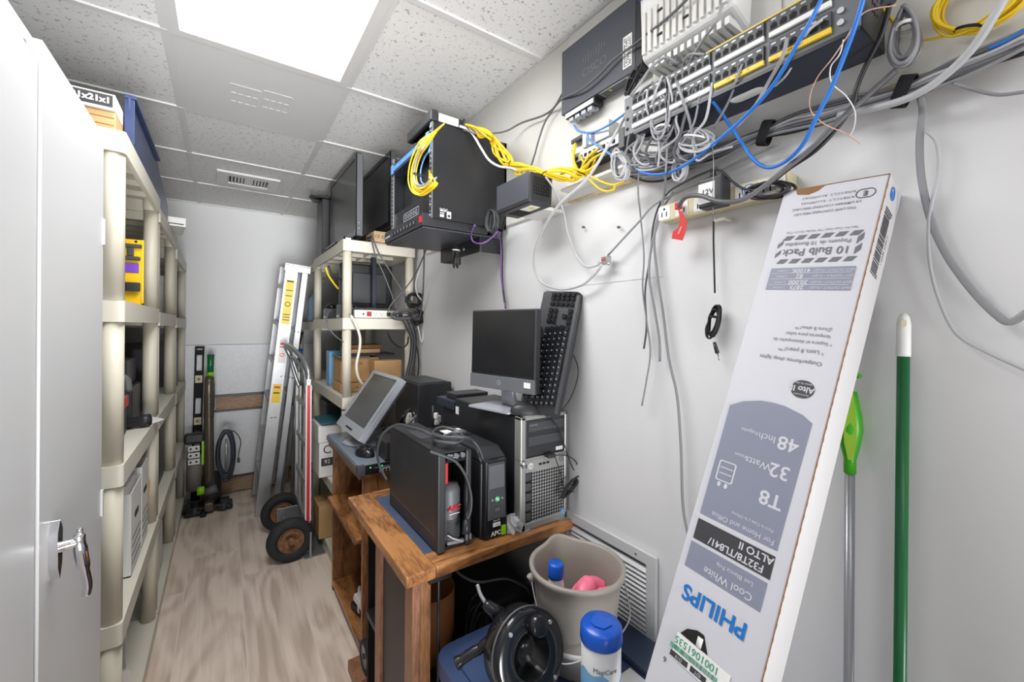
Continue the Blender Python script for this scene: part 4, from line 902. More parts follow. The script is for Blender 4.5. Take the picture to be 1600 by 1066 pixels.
m = MB('dark_inside')
for i in range(3): m.box((-.035, .02 + i * .006, .2702), (.035, .0225 + i * .006, .2712))
m.build('top_vent', t)
MB('white_paper').box((-.045, .08, .2695), (.03, .13, .2715)).box((-.0485, .085, .245), (-.0475, .09, .27)).build('tape', t)
# power cord loops on the left unit
t = thing('mains_lead', 'thick black power cord coiled on top of the exposed backup unit', 'cable', (.56, 1.2, 1.066))
def pc(pts, r, m, name, parent, n=8, sm=6): return bw(MB(m).tube(cr([V(p) for p in pts], sm), r, n=n), name, parent)
pc([(.56, 1.24, 1.075), (.535, 1.20, 1.08), (.53, 1.15, 1.085), (.56, 1.11, 1.085), (.60, 1.12, 1.09), (.605, 1.17, 1.10), (.57, 1.21, 1.11), (.53, 1.19, 1.10), (.545, 1.13, 1.10), (.59, 1.10, 1.10), (.63, 1.12, 1.08), (.65, 1.11, 1.05), (.657, 1.10, 1.02)], .0052, 'dark_grey', 'coil', t)
pc([(.60, 1.16, 1.078), (.545, 1.15, 1.085), (.52, 1.22, 1.10), (.505, 1.30, 1.10), (.49, 1.40, 1.09), (.462, 1.46, 1.05), (.455, 1.50, .98), (.47, 1.52, .92), (.49, 1.50, .87)], .0048, 'dark_grey', 'lead', t)
pc([(.59, 1.20, 1.08), (.56, 1.16, 1.095), (.58, 1.12, 1.115), (.62, 1.15, 1.10), (.59, 1.19, 1.085), (.55, 1.17, 1.08)], .0052, 'dgrey_cable', 'coil', t)
P = [at(u, v, y=y) for u, v, y in ((672, 706, 1.10), (690, 712, 1.085), (712, 722, 1.08), (728, 745, 1.075), (736, 775, 1.07), (735, 800, 1.065), (728, 815, 1.065))]
t = thing('mains_lead', 'black cord with a bare two prong plug hanging between the backup units', 'cable', P[0]); pc(P, .0042, 'dark_grey', 'lead', t)
q = P[-1]; bw(MB('black_plastic').tube([q + V((0, 0, .006)), q + V((-.004, -.01, -.03))], [.007, .013], n=12), 'plug', t); bw(MB('galv').box(q + V((-.008, -.02, -.045)), q + V((-.005, -.012, -.028))).box(q + V((.004, -.02, -.045)), q + V((.007, -.012, -.028))), 'prong', t)
t = thing('plastic_bag', 'crumpled clear plastic bag between the backup unit and the silver grilled tower', 'bag', (.755, 1.085, ZD)); m = MB('clear_bag'); 
def blob(m, c, rx, ry, rz_, n=12, jit=.3, seed=1, lo=-1):
    r_ = random.Random(seed); vs = []; fs = []; k = n // 2 + 1
    for i in range(k):
        th = pi * i / (k - 1)
        for j in range(n):
            ph = 2 * pi * j / n; f = 1 + (r_.random() - .5) * 2 * jit; vs.append(V(c) + V((rx * sin(th) * cos(ph) * f, ry * sin(th) * sin(ph) * f, max(lo, rz_ * cos(th) * f))))
    for i in range(k - 1):
        for j in range(n): fs.append((i * n + j, i * n + (j + 1) % n, (i + 1) * n + (j + 1) % n, (i + 1) * n + j))
    return m.add(vs, fs)
blob(m, (0, -.01, .028), .024, .03, .027, 14, .28, 4, -.027); m.build('film', t)
# tower computer
t = thing('tower_server', 'tall tower computer with a silver perforated grille carrying the monitor', 'computer', (.87, 1.295, ZD))
MB('black_metal').box((-.097, -.20, .006), (.095, .225, .36)).build('case', t, .004)
m = MB('silver_mesh').box((-.099, -.235, .0), (-.078, -.198, .365)).box((.085, -.235, .0), (.098, -.198, .365)).box((-.099, -.235, .0), (.098, -.198, .026)).box((-.099, -.235, .352), (.098, -.198, .365)).box((-.099, -.235, .222), (.098, -.198, .232)); m.build('bezel', t, .004)
MB('perf_silver').box((-.052, -.232, .024), (.086, -.21, .224)).build('grille', t)
MB('silver_mesh').box((-.078, -.233, .185), (.086, -.226, .225)).build('logo_strip', t)
m = MB('dark_inside').box((-.079, -.228, .02), (-.05, -.205, .19))
m.build('side_slot', t)
for i in range(5): MB('dark_grey').box((-.077, -.2335, .03 + i * .032), (-.054, -.2275, .055 + i * .032)).build('drive_handle', t, .002)
MB('black_plastic').box((-.079, -.235, .235), (.086, -.21, .353)).build('drive_bay_cover', t, .002)
MB('dark_grey').box((-.07, -.2375, .315), (.08, -.2345, .345)).build('optical_drive', t, .001)
MB('mid_grey').box((-.06, -.2385, .322), (.03, -.2375, .3235)).box((.035, -.2385, .319), (.05, -.2375, .324)).build('drive_button', t)
MB('silver_plastic').text('DVD RW', .008, basis((-.05, -.2386, .336), (1, 0, 0), (0, 0, 1))).build('print', t)
MB('dark_grey').box((-.07, -.2375, .27), (.08, -.2345, .30)).build('blank_bay', t, .001)
MB('white_paper').box((.045, -.2365, .240), (.075, -.235, .252)).build('sticker', t)
m = MB('white_paper').shape([rrect(.02, .02, .0099)], basis((-.058, -.2338, .205), (1, 0, 0), (0, 0, 1)), .001); m.build('logo_disc', t); word('hp', .015, basis((-.058, -.2346, .2055), (1, 0, 0), (0, 0, 1)), 'silver_mesh', 'logo_print', t, shear=.25, bold=.0004)
m = MB('dark_inside')
for i in range(3): m.box((-.024 + i * .016, -.2345, .202), (-.013 + i * .016, -.2328, .208))
m.build('usb_port', t)
MB('mid_grey').shape([rrect(.014, .014, .003), rrect(.011, .011, .002)], basis((.07, -.2338, .207), (1, 0, 0), (0, 0, 1)), .001).build('power_button', t)
m = MB('galv').tube([(-.089, -.25, .215), (-.089, -.23, .215)], [.009, .010], n=20); m.m('dark_inside').box((-.0905, -.2512, .209), (-.0875, -.2498, .221)); m.build('lock', t)
MB('white_paper').box((-.0985, .19, .30), (-.0975, .215, .33)).build('side_sticker', t); MB('label_blue').box((.07, -.2362, .018), (.088, -.2345, .035)).build('blue_sticker', t)
for q in (-.099, .06): MB('silver_mesh').box((q, -.24, .0), (q + .038, -.19, .004)).build('foot', t)
# flat monitor on the tower
a = V((.757, 1.36, 0)); b = V((.817, 1.052, 0)); d = b - a; wd = d.length; z0, z1 = 1.213, 1.49
Mx = basis((a.x, a.y, z0), d, (.02, 0, 1)); t = thing('monitor', 'black screen monitor with a grey lower edge standing on the tower computer', 'monitor', mx=Mx); H = z1 - z0; s = 1
MB('black_plastic').box((0, 0, -.028), (wd, H, 0)).build('housing', t, .004)
MB('screen_black').box((.006, .052, -.001), (wd - .006, H - .006, .0015)).build('screen', t)
MB('mid_grey').box((0, -.001, -.012), (wd, .046, .004)).build('lower_bezel', t, .002)
m = MB('silver_plastic').shape([rrect(.017, .017, .0084), rrect(.014, .014, .0069)], Matrix.Translation((wd * .49, .024, .0045)), .001); m.text('hp', .012, Matrix.Translation((wd * .49, .0245, .0048)), shear=.25); m.build('logo', t)
MB('white_paper').box((wd - .042, .018, .004), (wd - .014, .036, .005)).build('sticker', t)
MB('black_plastic').box((.06, .03, -.028), (wd - .06, H - .05, -.05)).build('back_cover', t, .01)
t = thing('monitor_stand', 'grey plate stand under the flat monitor on the tower', 'stand', (.80, 1.225, ZD + .3665))
MB('silver_plastic').shape([rrect(.13, .20, .01)], basis((.0, 0, .003), (1, .22, 0), (-.22, 1, 0)), .005).build('base_plate', t, .002)
MB('silver_plastic').hexa([V((.035, -.045, .006)), V((.05, -.045, .006)), V((.05, .045, .006)), V((.035, .045, .006))], [V((.02, -.03, .09)), V((.034, -.03, .09)), V((.034, .03, .09)), V((.02, .03, .09))]).build('neck', t, .003)
# keyboard standing on end against the wall
c0 = V((.842, 1.068, ZD + .369)); c1 = V((.952, 1.074, 1.56)); L_ = (c1 - c0); KH = L_.length; Lz = L_.normalized(); Wd = V((.33, -.944, 0)); Wd = (Wd - Lz * Wd.dot(Lz)).normalized()
Mx = basis(c0, Wd, Lz); t = thing('keyboard', 'black keyboard standing on end against the wall beside the monitor', 'keyboard', mx=Mx); s = 1 if (V((Mx[0][2], Mx[1][2], Mx[2][2])).x < 0) else -1
MB('black_plastic').shape([[(-.073, .0), (.073, .0), (.078, .06), (.08, .2), (.078, .36), (.073, .415), (.06, .42), (-.06, .42), (-.073, .415)]], Matrix.Translation((0, 0, -s * .009)), .016).build('case', t, .004, 3)
MB('dark_grey').box((.060, .01, -s * .008), (.074, .41, s * .001)).build('palm_edge', t, .002)
kk = MB('black_gloss')
# keys: rows run up the board (rotated a quarter turn)
rows = [(-.058, .014), (-.034, .017), (-.015, .017), (.004, .017), (.023, .017), (.042, .017)]
for ri, (x, w_) in enumerate(rows):
    y = .020
    while y < .285:
        ln = .016
        if ri == 5 and .08 < y < .17: ln = .09
        if ri == 0 and int((y - .02) / .0195) % 5 == 4: y += .0195; continue
        kk.box((x, y + ri * .003, s * .0), (x + w_ - .003, y + ln + ri * .003 - .001, s * .006)); y += ln + .0035
    for yy in (.305, .324, .343): 
        if ri in (1, 2, 5) or (ri == 4 and yy == .324): kk.box((x, yy, 0), (x + w_ - .003, yy + .015, s * .006))
    for yy in (.367, .386, .405 - .004):
        if ri > 0: kk.box((x, yy, 0), (x + w_ - .003, yy + .013, s * .006))
o = kk.build('keys', t, .0012, 1)
m = MB('silver_plastic')
for ri, (x, w_) in enumerate(rows[1:]):
    for j in range(13): m.box((x + .004, .026 + j * .0195 + (ri + 1) * .003, s * .0062), (x + .008, .030 + j * .0195 + (ri + 1) * .003, s * .0066))
m.build('key_legends', t)
word('Logitech', .008, Matrix.Translation((-.066, .03, s * .0006)) @ Matrix.Rotation(pi / 2, 4, 'Z'), 'silver_plastic', 'print', t)
mouse(V((.80, 1.115, ZD + .3655)) + V((.025, -.012, 0)), -.35, 'black mouse on the tower computer in front of the keyboard', 'black_plastic', .98)
P = [at(*q[:2], x=q[2]) for q in ((838, 640, .845), (850, 648, .855))] + [at(*q, y=1.045) for q in ((868, 662), (880, 690), (890, 720), (897, 735), (905, 745), (900, 765), (885, 772), (873, 780))]
P2 = P
t = thing('usb_cable', 'thin black cable from the mouse hanging down the front of the tower', 'cable', P[0]); pc(P, .0018, 'black_cable', 'lead', t, 6)
P = [at(*q) for q in ((893, 548, .965), (903, 575, .965), (900, 600, .965), (890, 625, .95), (876, 643, .92))]
t = thing('keyboard_cable', 'black cable looping along the wall beside the keyboard', 'cable', P[0]); pc(P, .0018, 'black_cable', 'lead', t, 6)
q = at(858, 711, y=1.05); t = thing('usb_plug_cable', 'black plug and lead in the front port of the tower', 'cable', q); bw(MB('black_plastic').box(q + V((-.014, -.018, -.006)), q + V((.014, .008, .006))), 'plug', t, .002)
pc([q + V((.012, -.012, 0)), at(870, 722, y=1.03), at(876, 742, y=1.03), at(880, 765, y=1.03), at(874, 778, y=1.03)], .0018, 'black_cable', 'lead', t, 6); pc([q + V((.012, -.012, 0)), at(885, 712, y=1.03), at(900, 722, y=1.03), at(905, 740, y=1.03)], .0018, 'black_cable', 'lead', t, 6)
loops('cable_hank', at(890, 762, y=1.03), (.8, 0, .6), (-.6, 0, .8), .045, .014, 8, .0019, 'black_cable', 'small tied hank of thin black cable in front of the tower grille', jit=.35, tie=('black_plastic', 0, .012), dep=.008)
# thick wires between desk devices
for nm, lab, pts, r, mm in (
    ('video_cable', 'thick black cable arching from the tilted monitor to the power bricks', [(566, 699, 2.0), (590, 696, 1.95), (618, 684, 1.88), (635, 665, 1.86), (645, 655, 1.86), (650, 650, 1.87)], .006, 'dgrey_cable'),
    ('video_cable', 'black cable behind the tilted monitor running to the big black case', [(598, 672, 2.05), (612, 668, 2.0), (625, 672, 1.97), (638, 664, 1.94), (646, 652, 1.93), (640, 640, 1.93), (632, 652, 1.93)], .005, 'black_cable'),
    ('white_lead', 'thin grey lead from the little router to the left', [(668, 678, 1.82), (655, 686, 1.82), (648, 688, 1.82), (640, 694, 1.80)], .0025, 'grey_cable'),
    ('white_lead', 'thin grey lead from the white plug cluster to the right', [(686, 668, 1.80), (695, 678, 1.80), (705, 690, 1.80), (708, 697, 1.79)], .0025, 'grey_cable')):
    P = [at(u, v, y=y) for u, v, y in pts]; t = thing(nm, lab, 'cable', P[0]); pc(P, r, mm, 'lead', t)

# ================================================================ under the front desk
t = thing('terracotta_bin', 'round terracotta coloured open bin under the front desk', 'bin', (.566, 1.30, .3535))
R_ = .088; MB('terracotta').lathe([(0, 0), (R_, 0), (R_, .205), (R_ - .004, .205), (R_ - .004, .006), (0, .006)], 48).build('shell', t)
t, h = bx('backup_power_unit', (.675, 1.15, .3535), (.90, 1.52, .52), 'black_plastic', 'third black backup power unit lying on the shelf under the front desk', 'power supply', .01)
m = MB('dark_inside')
for i in range(12): m.box((-h.x + .02 + i * .014, -h.y - .001, .04), (-h.x + .028 + i * .014, -h.y, .13))
m.build('vent', t)
P = [at(u, v, y=y) for u, v, y in ((705, 885, 1.14), (725, 902, 1.12), (750, 910, 1.11), (790, 905, 1.12), (820, 918, 1.14), (828, 930, 1.14))]
t = thing('mains_lead', 'black cord looping over the unit under the front desk', 'cable', P[0]); pc(P, .004, 'dgrey_cable', 'lead', t)
loops('cable_hank', (.66, 1.135, .47), (1, 0, 0), (.1, 0, 1), .035, .10, 6, .004, 'black_cable', 'hank of black cables beside the terracotta bin', jit=.25, dep=.02)
tag(MB('white_paper').box((.885, 1.599, .60), (.93, 1.602, .71)).build('paper_note'), 'small white sheet on the back panel under the desk', 'paper')

# ================================================================ totes, bucket, wipes, drain auger in the corner
def tote(x0, x1, y0, y1, z1, m, label):
    t = thing('storage_tote', label, 'storage tote', ((x0 + x1) / 2, (y0 + y1) / 2, 0)); w_, d_ = x1 - x0, y1 - y0
    T = lambda z: Matrix.Translation((0, 0, z))
    MB(m).shape([rrect(w_ - .06, d_ - .06, .04)], T((z1 - .05) / 2), z1 - .05).build('tub', t, .004)
    MB(m).shape([rrect(w_, d_, .05)], T(z1 - .032), .045).build('lid', t, .010, 3); MB(m).shape([rrect(w_ - .07, d_ - .07, .03)], T(z1 - .006), .010).build('lid_top', t, .003, 3)
    return t
tote(.472, .962, .60, 1.052, .555, 'blue_tote', 'blue plastic storage tote carrying the bucket and the drain auger')
tote(.47, .905, .16, .585, .50, 'blue_tote', 'second blue storage tote, nearer the lamp carton')
tag(MB('slate_blue').box((.872, .46, .5565), (.978, .835, .572)).build('slate_board', bev=.002), 'dark slate blue board lying between bucket and wall vent', 'board')
t, h = bx('white_carton', (.60, .50, .512), (.86, .62 - .03, .59), 'white_paper', 'white flat carton with black lines under the wipes canister', 'box', .003)
for y in (-.03, .0): MB('print_dark').box((-h.x, y, h.z), (h.x, y + .004, h.z + .0006)).build('line', t)
bx('white_sheet', (.62, .625, .5565), (.86, .70, .5605), 'white_paper', 'white sheet with lines in front of the bucket on the blue tote', 'paper', .001)
t = thing('bucket', 'grey plastic bucket with a spout and wire handle', 'bucket', (.778, .812, .5575)); R1 = .122; Hb = .243
n = 64; prof = [(.0, .0), (.088, .0), (.092, .006), (.098, .06), (.1005, .065), (.112, .19), (.1175, Hb - .012), (.126, Hb - .012), (.127, Hb), (.120, Hb + .003), (.114, Hb - .004), (.108, .19), (.096, .06), (.088, .008), (0, .006)]
vs = []; fs = []
for r, z in prof:
    for k in range(n):
        q = 2 * pi * k / n; dq = (q - radians(70) + pi) % (2 * pi) - pi; g = math.exp(-(dq / .27) ** 2) * max(0, (z - .15) / (Hb - .15)); rr = r + .026 * g; vs.append(V((rr * cos(q), rr * sin(q), z + .005 * g)))
for i in range(len(prof) - 1):
    for k in range(n): fs.append((i * n + k, i * n + (k + 1) % n, (i + 1) * n + (k + 1) % n, (i + 1) * n + k))
MB('bucket_grey').add(vs, fs, True).build('shell', t)
MB('white_plastic').lathe([(.0985, .062), (.1015, .062), (.1025, .075), (.0995, .075)], 48).build('band', t)
e1 = V((.128 * cos(radians(-20)), .128 * sin(radians(-20)), Hb - .02)); e2 = -e1; e2.z = e1.z; dn = V((-sin(radians(20)), -cos(radians(20)), 0)) 
MB('galv').tube(cr([e2, e2 * .96 + dn * .04 + V((0, 0, -.045)), e2 * .75 + dn * .10 + V((0, 0, -.09)), V((0, 0, Hb - .02)) + dn * .135 + V((0, 0, -.115)), V((e1.x * .75, e1.y * .75, e1.z)) + dn * .10 + V((0, 0, -.085)), e1 * .97 + dn * .04 + V((0, 0, -.04)), e1], 8), .0019, n=8).build('wire_handle', t)
for e in (e1, e2): MB('bucket_grey').tube([e * .97, e * 1.03], .008, n=12).build('ear', t)
MB('lime').text('9L', .02, basis((.045, .100, .19), (.9, -.4, 0), (0, 0, 1))).build('print', t)
t = thing('spray_bottle', 'white bottle with a blue cap standing inside the bucket', 'bottle', (.725, .835, .5665)); t.name = 'cleaner_bottle'
MB('bottle_white').lathe([(0, 0), (.032, 0), (.034, .01), (.034, .12), (.028, .15), (.019, .163), (.022, .185), (.018, .20), (.017, .21), (0, .21)], 28).build('body', t)
MB('cap_blue').lathe([(0, .205), (.021, .205), (.0215, .212), (.0205, .238), (.018, .242), (0, .242)], 28).build('cap', t)
t = thing('rubber_gloves', 'pink rubber gloves crumpled inside the bucket', 'gloves', (.805, .795, .5665)); m = MB('pink_rubber')
m.tube(cr([(-.03, -.03, .02), (-.03, -.02, .10), (-.02, .0, .15), (.02, .01, .165), (.05, .0, .15)], 6), [.03] * 8 + [.026] * 10 + [.02] * 7, n=14)
m.tube(cr([(.0, -.04, .03), (.0, -.035, .11), (.02, -.03, .150), (.06, -.02, .145)], 6), [.03] * 8 + [.022] * 6 + [.016] * 5, n=14)
m.tube(cr([(-.04, .02, .05), (-.02, .03, .13), (.02, .03, .158)], 6), [.03] * 6 + [.018] * 7, n=12)
for k, (a, b) in enumerate((((.03, .01, .155), (.075, .01, .13)), ((.03, -.01, .155), (.08, -.008, .128)), ((.03, -.03, .15), (.072, -.03, .125)))): m.tube([a, ((V(a) + V(b)) / 2 + V((0, 0, .004))), b], [.011, .010, .006], n=10)
m.build('glove', t); MB('dark_grey').tube([(-.005, -.07, .125), (.015, -.075, .13)], .011, n=14).build('black_cap', t)
t = thing('wipes_canister', 'white wipes canister with a blue lid and a light blue water label', 'canister', (.655, .585, .592)); R2 = .0405
t.location = (.645, .60, .591)
MB('bottle_white').lathe([(0, 0), (R2 - .003, 0), (R2, .004), (R2, .19), (R2 - .004, .198), (0, .198)], 48).build('body', t)
lb = MB('label_blue'); mid = []
vs = []; fs = []; n = 48
for i, z in enumerate((.01, .06, .11, .140)):
    for k in range(n): q = 2 * pi * k / n; vs.append(V(((R2 + .0006) * cos(q), (R2 + .0006) * sin(q), z + (.012 * sin(q * 2 + 1) + .006 * sin(q * 5) if i == 3 else 0))))
for i in range(3):
    for k in range(n): fs.append((i * n + k, i * n + (k + 1) % n, (i + 1) * n + (k + 1) % n, (i + 1) * n + k))
lb.add(vs, fs, True).build('water_label', t)
def wraptext(s_, size, ang, z, R, m, name, parent, flip=False):
    mb_ = MB(m); c = MB(m).text(s_, size, Matrix.Identity(4)); vs = []
    for v in c.v: q = ang + v.x / R; vs.append(V((R * cos(q), R * sin(q), z + v.y)))
    mb_.add(vs, c.f); return mb_.build(name, parent)
ang = math.atan2(-.575, -.645)
wraptext('MagiCare', .013, ang + .25, .158, R2 + .0008, 'print_dark', 'brand_print', t); wraptext('WIPES', .009, ang + .5, .09, R2 + .0014, 'cap_blue', 'print', t)
MB('cap_blue').lathe([(0, .196), (R2 + .002, .196), (R2 + .003, .2), (R2 + .002, .222), (R2 - .002, .228), (.0, .229)], 48).build('lid', t)
Mx = basis((0, 0, .2295), (cos(ang + 1.3), sin(ang + 1.3), 0), (-sin(ang + 1.3), cos(ang + 1.3), 0)); MB('cap_blue').shape([[(-.018, -.012), (-.008, -.02), (.012, -.018), (.022, .0), (.014, .018), (-.004, .014), (-.01, .02), (-.02, .008)]], Mx, .004).build('flip_tab', t, .001)
# drain auger
c = V((.588, .776, .668)); nrm = (RT * .50 - FW * .80 + UP * .30).normalized(); xa = UP.cross(nrm).normalized(); ya = nrm.cross(xa); Mx = basis(c, xa, ya); t = thing('drain_auger', 'black drum drain auger with a pistol grip lying on the blue tote', 'drain auger', mx=Mx)
def loc_(w_): w_ = V(w_); return V((w_.dot(xa), w_.dot(ya), w_.dot(nrm)))
MB('black_gloss').lathe([(.0, -.065), (.06, -.066), (.084, -.06), (.092, -.045), (.094, -.01), (.094, .012), (.090, .02), (.086, .022), (.050, .022), (.048, .020), (.044, -.03), (.0, -.034)], 64).build('drum', t)
MB('mid_grey').lathe([(.0945, -.002), (.0955, .0), (.0955, .003), (.0945, .005)], 64).build('seam', t)
MB('black_gloss').tube([(.02, .058, .015), (.02, .058, .045), (.02, .058, .047)], [.026, .022, .018], n=28).build('crank_boss', t)
for a in (40, 130, 220, 310): q = radians(a); MB('galv').tube([(.078 * cos(q), .078 * sin(q), .018), (.078 * cos(q), .078 * sin(q), .026)], .0045, n=12).build('bolt', t)
MB('mid_grey').tube(cr([(.034 * cos(a), .034 * sin(a), -.02) for a in (0, 1, 2, 3)], 5), .0016, n=8).build('inner_spring', t)
g0 = loc_(-RT * .060 + UP * .020 + FW * .04); g1 = loc_(-RT * .165 - UP * .040 + FW * .02); gm = (g0 + g1) / 2 + loc_(UP * -.004)
MB('black_gloss').tube(cr([g0, g0 * .6 + g1 * .4, gm, g0 * .3 + g1 * .7, g1, g1 + (g1 - g0) * .03], 4), [.013] * 4 + [.0115, .0125] * 6 + [.015] * 4 + [.012], n=18).build('pistol_grip', t)
n0 = loc_(-RT * .055 + UP * .045 + FW * .05); n1 = loc_(-RT * .098 + UP * .070 + FW * .06); n2 = loc_(-RT * .125 + UP * .11 + FW * .08)
MB('black_gloss').tube([n0, n1, n1 + (n1 - n0) * .2], [.020, .013, .009], n=16).build('neck', t)
MB('galv').tube(cr([n1, (n1 + n2) / 2 + loc_(RT * -.004), n2], 9), [.0052 if i % 2 else .0042 for i in range(19)], n=10).build('spring_cable', t)
MB('galv').box(g0 + V((-.006, .018, 0)), g0 + V((.006, .045, .006))).build('chrome_latch', t, .002)

# ================================================================ lamp carton and broom handles
B0 = V((.505, .40, .56)); T0 = V((.92, .296, 1.695)); Ld = (T0 - B0).normalized(); Wv = V((0, -1, 0)); Wv = (Wv - Ld * Wv.dot(Ld)).normalized()
Mx = basis(B0, Wv, Ld); t = thing('lamp_carton', 'tall white and grey ten bulb lamp carton leaning on the wall, its printing upside down', 'box', mx=Mx)
HB = 1.2168; hw = .0815; th = .07
MB('box_white').box((-hw, 0, -th), (hw, HB, 0)).build('carton', t, .002)
MB('box_side').box((hw - .0002, .002, -th), (hw + .0006, HB, -.001)).build('side_face', t)
MB('cardboard_dark').box((-hw, HB, -.002), (hw, HB + .001, -.0)).box((hw, .0, -.0012), (hw + .001, HB, .0004)).build('worn_edge', t)
m = MB('cardboard_dark').shape([[(-.06, HB), (-.055, HB - .012), (-.035, HB - .016), (-.02, HB - .010), (-.01, HB)]], Matrix.Translation((0, 0, .0006)), .001); m.build('tear', t)
Zf = lambda x, y, o=.0008: Matrix.Translation((x, y, o)) @ Matrix.Rotation(pi, 4, 'Z')
def P_(name, m, polys, o=.0006): return MB(m).shape(polys, Matrix.Translation((0, 0, o)), .0006).build(name, t)
def W_(s, size, x, y, m='print_light', o=.0012, al='CENTER', bold=0): return MB(m).text(s, size, Zf(x, y, o), al, bold=bold).build('print', t)
P_('grey_field', 'print_grey', [[(-.068, .571), (.060, .571), (.063, .775), (.048, .7845), (.02, .7925), (.0, .794), (-.02, .7925), (-.048, .7845), (-.069, .772)]])
P_('black_field', 'print_dark', [rect(-.068, .527, .060, .562)]); P_('grey_field', 'print_grey', [rect(-.069, .478, .0585, .521)])
P_('fact_panel', 'print_grey', [rect(-.064, 1.004, .068, 1.0478)])
for y in (1.0135, 1.025, 1.0365): P_('panel_rule', 'box_white', [rect(-.060, y, .064, y + .0008)], .0012)
for y, s_ in ((1.042, '4100K'), (1.031, '82'), (1.019, '30,000'), (1.0085, '2875')): W_(s_, .0115, -.012, y, 'box_white', bold=.0002); W_('LIGHT OUTPUT / FLUJO', .006, .04, y, 'box_white'); W_('LUMENS', .005, -.042, y, 'box_white')
d = []
def dash(x, y, w_=.013, h_=.0085, s_=.006): d.append([(x, y), (x + w_, y), (x + w_ + s_, y + h_), (x + s_, y + h_)])
for i in range(6): dash(-.058 + i * .021, 1.106); dash(-.058 + i * .021, 1.0575)
for i in range(2): d.append([(-.064, 1.070 + i * .02), (-.056, 1.078 + i * .02), (-.056, 1.086 + i * .02), (-.064, 1.078 + i * .02)]); d.append([(.060, 1.070 + i * .02), (.068, 1.078 + i * .02), (.068, 1.09 + i * .02), (.060, 1.082 + i * .02)])
P_('dashed_border', 'print_light', d)
W_('10 Bulb Pack', .0205, .001, 1.080, bold=.0001); W_('Paquete de 10 Bombillas', .0105, .0, 1.0965); W_('Not For Case Only / No Vender Solo La Caja', .006, .001, 1.1215)
for i, s_ in enumerate(('THIS LAMP CONTAINS MERCURY', 'LA LAMPARA CONTIENE MERCURIO', 'A.M.B.Y.C.L.T.  A.L.U.M.P.I.A.S.', 'A.M.B.Y.C.L.T.  A.L.U.M.P.I.A.S.')): W_(s_, .0066, -.002, 1.160 + i * .011, 'print_dark')
m = MB('print_dark').shape([rrect(.028, .018, .0089, cx=.055, cy=1.186), rrect(.0255, .0155, .0077, cx=.055, cy=1.186)], Matrix.Translation((0, 0, .0006)), .0006); m.build('ring_mark', t); W_('E', .013, .055, 1.186, 'print_dark', bold=.0003); W_('4', .007, .034, 1.17, 'print_dark')
for s_, x, y, sz in (('¡Dura 8 años!™', .03, .9335, .0085), ('lámparas para taller', .024, .921, .0085), ('* Supera el desempeño de', .018, .908, .0085), ('* Lasts 8 years!™', .020, .892, .0098), ('Outperforms shop lights', .007, .873, .0098)): W_(s_, sz, x, y)
m = MB('print_dark').shape([rrect(.034, .030, .0149, cx=.038, cy=.8265)], Matrix.Translation((0, 0, .0006)), .0006); m.build('round_badge', t); W_('Alto II', .0135, .038, .8265, 'box_white', bold=.0003); W_('Better for the', .0042, .038, .836, 'box_white'); W_('Environment', .0042, .038, .817, 'box_white')
W_('48', .031, .038, .733, 'box_white', bold=.0004); W_('Inch', .0165, .0055, .7335, 'box_white'); W_('Pulgadas', .0085, -.024, .736, 'box_white')
W_('32', .031, .036, .687, 'box_white', bold=.0004); W_('Watts', .0165, .002, .688, 'box_white'); W_('Vatios', .0085, -.027, .691, 'box_white')
W_('T8', .031, .034, .640, 'box_white', bold=.0006); W_('For Home and Office', .0118, .003, .580, 'box_white'); W_('Para la Casa y la Oficina', .0068, .016, .5955, 'box_white')
m = MB('box_white').shape([rrect(.030, .036, .004, cx=-.044, cy=.655), rrect(.026, .032, .003, cx=-.044, cy=.655)], Matrix.Translation((0, 0, .0012)), .0006).shape([rect(-.055, .65, -.033, .6516), rect(-.055, .66, -.033, .6616)], Matrix.Translation((0, 0, .0012)), .0006).shape([rrect(.005, .008, .002, cx=-.050, cy=.6315), rrect(.005, .008, .002, cx=-.038, cy=.6315)], Matrix.Translation((0, 0, .0012)), .0006); m.build('lamp_end_icon', t)
W_('F32T8/TL841/', .0158, .004, .5365, 'box_white', bold=.0003); W_('ALTO II', .0158, .033, .5535, 'box_white', bold=.0003)
W_('Cool White', .0165, .004, .4895, 'box_white', bold=.0001); W_('Luz Blanca Fría', .0098, .011, .508, 'box_white')
W_('PHILIPS', .034, -.006, .441, 'print_blue', bold=.0009)
m = MB('dark_inside').shape([[(-.045, .377), (-.036, .39), (-.02, .398), (-.008, .398), (.004, .376)]], Matrix.Translation((0, 0, .0006)), .0006); m.build('torn_hole', t); MB('white_plastic').tube([(-.012, .377, -.004), (-.012, .392, -.004)], .007, n=12).build('bulb_tube', t)
m = MB('white_paper').shape([rect(-.062, .335, .03, .375)], Matrix.Translation((0, 0, .0014)) @ Matrix.Rotation(radians(-2), 4, 'Z'), .0006).build('price_sticker', t); W_('1001061535', .0155, -.012, .366, 'print_green', .0022, bold=.0002)
m = MB('print_green'); r_ = random.Random(5); x = -.055
while x < .025: ww = r_.choice((.0006, .001, .0016)); m.box((x, .350, .0022), (x + ww, .3575, .0026)); x += ww + r_.choice((.0008, .0014))
m.build('barcode', t)
MB('print_dark').box((-.052, .338, .002), (-.02, .3465, .0023)).box((-.015, .338, .002), (.012, .3465, .0023)).build('sticker_band', t); W_('D19', .007, -.036, .3423, 'box_white', .0026); W_('IDT', .007, -.002, .3423, 'box_white', .0026); W_('6', .012, -.058, .325, 'print_dark')
MB('red_paint').box((.016, .325, .0008), (.02, .331, .0012)).build('red_dot', t)
